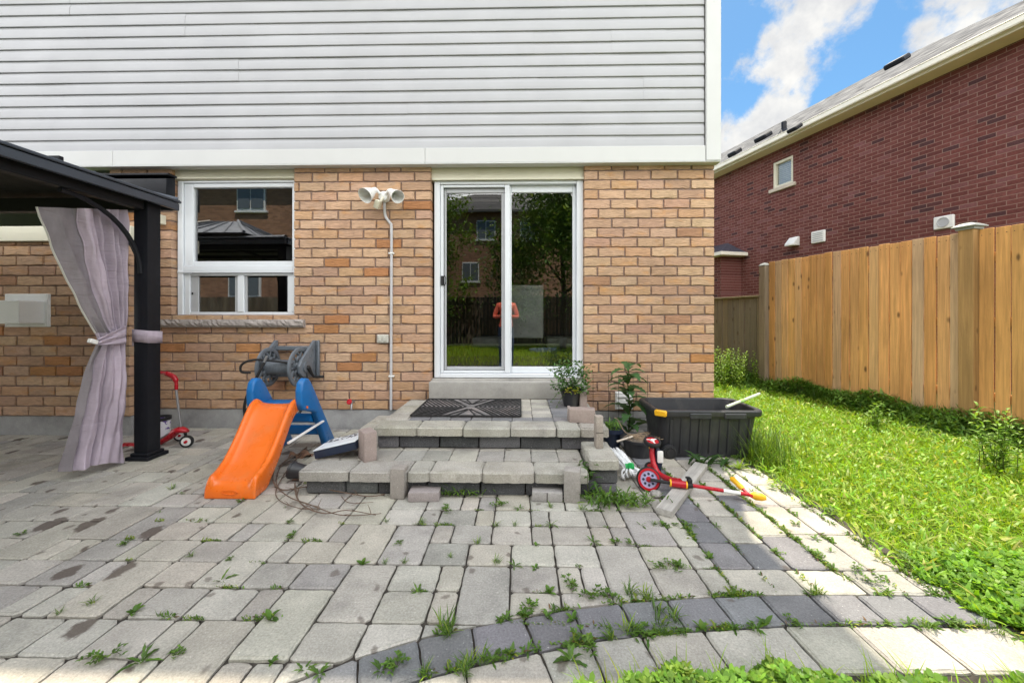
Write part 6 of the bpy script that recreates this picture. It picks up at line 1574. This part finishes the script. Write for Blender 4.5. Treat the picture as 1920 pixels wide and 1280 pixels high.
# goldenrod-like weeds by the corner and along the fence
def stalks(name, c, n, hgt, sp, label, pal, mat=mLEAF, fl=False):
    mm = M(); 
    for k in range(n):
        b0 = Vector((rnd.gauss(0, sp), rnd.gauss(0, sp), -.03)); h = hgt * rnd.uniform(.55, 1.1); lean = Vector((rnd.uniform(-.15, .15), rnd.uniform(-.15, .15), 1)) * h
        P3 = [b0, b0 + lean * .5 + Vector((rnd.uniform(-.02, .02), 0, 0)), b0 + lean]; mm.tube(P3, [.0035, .0025, .001], 4, False, (.11, .14, .04))
        m_ = int(h / .022)
        for j in range(m_):
            u = .12 + .88 * j / m_; p = b0.lerp(b0 + lean, u); leaf(mm, p, j * 2.4 + k, rnd.uniform(.05, .10) * (1.15 - .6 * u), .022, rnd.uniform(.2, .9), rnd.uniform(.4, 1.2), jit(rnd.choice(pal), .2), 3)
        if fl:
            for j in range(8): leaf(mm, b0 + lean + Vector((rnd.gauss(0, .012), rnd.gauss(0, .012), rnd.uniform(-.05, .02))), rnd.uniform(0, 6), .018, .012, .5, .5, jit((.5, .45, .35), .2), 2)
    o = mm.obj(name, mat, None, 60); o.location = c; o['label'] = label; o['category'] = 'weeds'; return o
c = pg(1375, 722); stalks('weed_clump', (c.x, c.y + .1, 0), 70, .62, .19, 'tall leafy weeds growing at the far corner of the tan brick house', [(.24, .40, .05), (.30, .46, .07), (.18, .33, .05)], mGRASS)
c = pg(1350, 715); stalks('weed_clump', (c.x, c.y + .3, 0), 7, .72, .03, 'tallest flowering weed stalks right at the tan brick corner', [(.22, .36, .06)], mGRASS, fl=True)
for (px, py, n_, h, lab) in ((1640, 800, 12, .30, 'bushy weeds at the middle of the cedar fence foot'), (1868, 880, 13, .5, 'tall upright leafy weeds at the near fence post foot')):
    c = pg(px, py); d_ = fence_x(c.y) - c.x; stalks('weed_clump', (min(c.x, fence_x(c.y) - .08), c.y, 0), n_, h, .04, lab, [(.20, .36, .06), (.26, .42, .08)], mGRASS)
# weeds beside the steps
c = pg(1108, 930); stalks('weed_clump', (c.x, c.y + .03, 0), 9, .26, .035, 'upright narrow leaved weed between the lower step and the cheek block', [(.06, .14, .03), (.08, .17, .035)])
t = M(); clump(t, lambda: Vector((rnd.gauss(0, .11), rnd.gauss(0, .045), rnd.uniform(0, .05))), 330, GR, (.03, .07), (.008, .018)); plant('weed_clump', pg(1155, 945), 'low spreading weed patch in front of the cheek block', 'weeds', t)
t = M(); clump(t, lambda: Vector((rnd.gauss(0, .09), rnd.gauss(0, .02), rnd.uniform(0, .04))), 120, GR, (.03, .08), (.008, .014)); plant('weed_clump', pg(860, 929), 'feathery weeds under the middle of the lower step', 'weeds', t)
t = M()
for k in range(16): leaf(t, (rnd.gauss(0, .06), rnd.gauss(0, .03), 0), rnd.uniform(0, 6.28), rnd.uniform(.1, .2), .045, rnd.uniform(.5, 1.2), rnd.uniform(.5, 1.3), jit((.05, .11, .03), .2), 8, .15, .3)
plant('dock_plant', pg(1325, 872), 'broad leaved dark dock plant at the foot of the black tote', 'plant', t)
for (px, py, n_, pal, lab) in ((1385, 880, 12, YG, 'sunlit yellow green dandelion leaves where the paving meets the lawn'), (1362, 868, 10, GR, 'green dandelion rosette beside the plank end'), ):
    t = rosette(n_, .10, pal, .3, (.3, 1.2), .26); plant('dandelion', pg(px, py), lab, 'weed', t)

# ------------------------------------------------------------------ yard behind the camera (seen only in the glass)
def tree(loc, h, cr, n, label, pal, seed):
    r2 = np.random.RandomState(seed); tr = empty('yard_tree', loc, label, 'tree'); L0 = Vector(loc)
    t = M(); t.tube(smoothpath([L0, L0 + Vector((.05, 0, h * .25)), L0 + Vector((-.05, .05, h * .55)), L0 + Vector((0, 0, h * .9))], 4), [.13 - .11 * i / 12 for i in range(13)], 8)
    ends = []
    for k in range(9):
        a = k * 2.4; z = h * (.25 + .5 * k / 9); e_ = L0 + Vector((cos(a) * cr * .75, sin(a) * cr * .75, z + h * .18)); t.tube([L0 + Vector((0, 0, z)), L0.lerp(e_, .5) + Vector((0, 0, z * .5 + .1)), e_], [.05, .03, .01], 6); ends.append(e_)
    t.obj('trunk', mBARK, tr, 50)
    cs = []
    for k in range(46):
        a, z = r2.uniform(0, 6.28), r2.uniform(.2, 1.0); rr_ = cr * math.sqrt(max(.05, 1 - ((z - .5) / .58) ** 2)) * r2.uniform(.4, 1.0); cs.append((cos(a) * rr_, sin(a) * rr_, z * h))
    cs = np.array(cs); idx_ = r2.randint(0, len(cs), n); P_ = cs[idx_] + r2.normal(0, cr * .16, (n, 3)) + np.array(loc)
    P_[:, 2] = np.maximum(P_[:, 2], .3)
    o = strips('crown', P_ - np.array(loc), r2.uniform(0, 6.28, n), r2.uniform(.10, .2, n), r2.uniform(.05, .10, n), r2.uniform(-.8, 1.0, n), r2.uniform(0, 1.2, n), rcol(n, pal, .35), mLEAF, 2); o.parent = tr
tree((1.5, -5.6, 0), 7.6, 2.5, 30000, 'large dark leafy tree mirrored in the right door pane', [(.10, .19, .04), (.14, .25, .05), (.07, .14, .03), (.20, .30, .10)], 3)
tree((-3.7, -6.6, 0), 6.6, 1.7, 16000, 'slim green tree mirrored at the left edge of the patio door', [(.13, .24, .04), (.17, .29, .05)], 4)
rf = empty('rear_fence', (0, -7.6, 0), 'dark board fence mirrored low in the patio door glass', 'fence')
fn_s, faz_s = fn, faz; fn, faz = Vector((0, 1, 0)), 0.0
boards('board_panel', Vector((-14, -7.6, 0)), Vector((9, -7.6, 0)), 1.9, [(.09, .07, .055), (.11, .085, .065), (.08, .065, .05)], mFENCEG, rf, .14)
fn, faz = fn_s, faz_s
mRB = flat_brick_mat('brown_brick', .22, .08, (1, 0, 0), [(0, (.20, .11, .075)), (.5, (.27, .15, .10)), (1, (.33, .19, .13))], (.25, .18, .14))
mDP = plain('dark_pane', (.12, .14, .17), .08)
def rear_house(x0, x1, y, h, wins, label):
    bhs = empty('rear_house', ((x0 + x1) / 2, y, 0), label, 'house'); xm = (x0 + x1) / 2
    t = M(); t.box((xm, y - 3.5, h / 2), (x1 - x0, 7, h)); t.obj('wall', mRB, bhs)
    t = M(); e = .5; k = 3.2; t.add([(x0 - e, y + e, h), (x1 + e, y + e, h), (x1 + e, y - 7.5, h), (x0 - e, y - 7.5, h), (x0 + k, y - 3.5, h + 2.2), (x1 - k, y - 3.5, h + 2.2)], [[1, 0, 4, 5], [2, 1, 5], [3, 2, 5, 4], [0, 3, 4]])
    t.box((xm, y + e, h - .08), (x1 - x0 + 2 * e, .1, .16)); t.obj('roof', mSHING, bhs)
    for (xx, zz, w2, h2) in wins:
        t = M(); t.box((xx, y + .03, zz), (w2, .10, h2), .01); t.box((xx, y + .04, zz - h2 / 2 - .06), (w2 + .2, .16, .1), .01); fr2 = t.obj('window', mVINYL, bhs)
        for q_ in (-1, 1): t = M(); t.box((xx + q_ * w2 * .235, y + .09, zz), (w2 * .42, .05, h2 - .16)); t.obj('pane', mDP, fr2)
rear_house(-20, -7.6, -9.2, 7.6, [(-12.1, 6.5, 1.3, 1.2), (-9.0, 6.4, 1.1, 1.2), (-12.4, 2.6, 1.5, 1.2), (-9.2, 2.4, 1.2, 1.2), (-16, 6.4, 1.3, 1.2)], 'brown brick house with blinds in its windows mirrored in the kitchen window')
rear_house(-6.6, 5.5, -17, 7.9, [(-2.2, 6.7, 1.2, 1.2), (-3.2, 4.0, 1.1, 1.2), (.6, 6.6, 1.2, 1.2), (3.6, 6.5, 1.2, 1.2)], 'brown brick house with a hip roof mirrored high in the left door pane')
# pale crate on the far lawn
ct = M(); ct.box((0, 0, .07), (.75, .5, .14), .02, seg=2)
o = ct.obj('lawn_crate', plain('pale_blue_plastic', (.42, .50, .54), .5), None, 40); o.location = (.75, -4.6, -.03); o.rotation_euler = (R(6), 0, R(-25)); o['label'] = 'flat pale blue crate on the lawn mirrored in the right door pane'; o['category'] = 'crate'

# the photographer, seen only as a reflection
def person():
    nodes = {'pelvis': (0, 0, .92, .135, .10), 'waist': (0, 0, 1.05, .13, .10), 'chest': (0, .0, 1.25, .155, .11), 'upper': (0, 0, 1.38, .14, .09), 'neck': (0, 0, 1.47, .055, .055), 'head0': (0, .015, 1.55, .07, .075), 'head1': (0, .01, 1.66, .08, .095), 'head2': (0, .0, 1.73, .05, .06)}
    ed = [('pelvis', 'waist'), ('waist', 'chest'), ('chest', 'upper'), ('upper', 'neck'), ('neck', 'head0'), ('head0', 'head1'), ('head1', 'head2')]
    for s, nm in ((-1, 'l'), (1, 'r')):
        nodes.update({'sh' + nm: (s * .17, 0, 1.39, .065, .065), 'el' + nm: (s * .255, .03, 1.13, .048, .048), 'wr' + nm: (s * .085, .24, 1.15, .032, .032), 'pa' + nm: (s * .055, .28, 1.17, .035, .022),
                      'hip' + nm: (s * .095, 0, .86, .095, .095), 'kn' + nm: (s * .105, .02, .48, .065, .065), 'an' + nm: (s * .11, -.01, .09, .042, .045), 'to' + nm: (s * .125, .15, .035, .04, .03)})
        ed += [('upper', 'sh' + nm), ('sh' + nm, 'el' + nm), ('el' + nm, 'wr' + nm), ('wr' + nm, 'pa' + nm), ('pelvis', 'hip' + nm), ('hip' + nm, 'kn' + nm), ('kn' + nm, 'an' + nm), ('an' + nm, 'to' + nm)]
        for f in range(4):
            z = 1.185 - f * .017; nodes['f%d%s' % (f, nm)] = (s * .03, .315, z, .009, .009); nodes['g%d%s' % (f, nm)] = (s * .005, .30 - .004 * f, z - .003, .008, .008); ed += [('pa' + nm, 'f%d%s' % (f, nm)), ('f%d%s' % (f, nm), 'g%d%s' % (f, nm))]
        nodes['t' + nm] = (s * .04, .27, 1.215, .010, .010); ed += [('pa' + nm, 't' + nm)]
    ks = list(nodes); me = bpy.data.meshes.new('body'); me.from_pydata([nodes[k][:3] for k in ks], [(ks.index(a), ks.index(b_)) for a, b_ in ed], [])
    o = bpy.data.objects.new('body_src', me); COL.objects.link(o); md = o.modifiers.new('s', 'SKIN'); md.use_smooth_shade = True
    for i, k in enumerate(ks): me.skin_vertices[0].data[i].radius = nodes[k][3:5]
    me.skin_vertices[0].data[0].use_root = True
    sb_ = o.modifiers.new('u', 'SUBSURF'); sb_.levels = sb_.render_levels = 2
    dg = bpy.context.evaluated_depsgraph_get(); em = bpy.data.meshes.new_from_object(o.evaluated_get(dg)); bpy.data.objects.remove(o)
    em.materials.clear()
    for m_ in (plain('coral_shirt', (.80, .16, .10), .8), plain('denim', (.05, .085, .16), .85), plain('skin', (.45, .27, .19), .5), plain('dark_hair', (.012, .010, .009), .5)): em.materials.append(m_)
    for p in em.polygons:
        x_, y_, z_ = p.center; p.material_index = 0
        if z_ < .93 and abs(x_) < .24 and y_ < .2: p.material_index = 1
        if z_ < .07: p.material_index = 3
        if y_ > .235 and z_ > 1.0: p.material_index = 2
        if z_ > 1.46: p.material_index = 3 if (z_ > 1.66 or y_ < -.01) else 2
        p.use_smooth = True
    r_ = empty('person', (0, 0, 0), 'person in a coral shirt and blue jeans holding a camera, mirrored in the patio door', 'person')
    bo = bpy.data.objects.new('body', em); COL.objects.link(bo); bo.parent = r_
    t = M()
    for s in (-1, 1): t.lathe([(0, -.012), (.008, -.008), (.011, 0), (.008, .008), (0, .012)], Matrix.Translation((s * .032, .098, 1.635)), 10)
    t.obj('eyes', mRUBBER, r_); t = M(); t.tube([(0, .10, 1.64), (0, .118, 1.605), (0, .10, 1.595)], [.008, .014, .010], 8); t.tube([(-.025, .088, 1.565), (0, .094, 1.562), (.025, .088, 1.565)], .005, 6)
    for s in (-1, 1): t.box((s * .083, .005, 1.63), (.014, .035, .06), .006)
    t.obj('face', bpy.data.materials['skin'], r_, 40)
    return r_
ps = person(); ps.location = (-.31, -.36, 0)
t = M(); t.box((-.31, -.06, CAMH + .015), (.13, .07, .09), .01, seg=2); 
cm = empty('hand_camera', (-.31, -.06, CAMH), 'black camera held at chest height by the mirrored person', 'camera'); t.obj('camera_body', mRUBBER, cm, 30)
t = M(); t.box((-.31, -.06, CAMH + .07), (.05, .05, .03), .008); t.obj('viewfinder', mRUBBER, cm, 30)
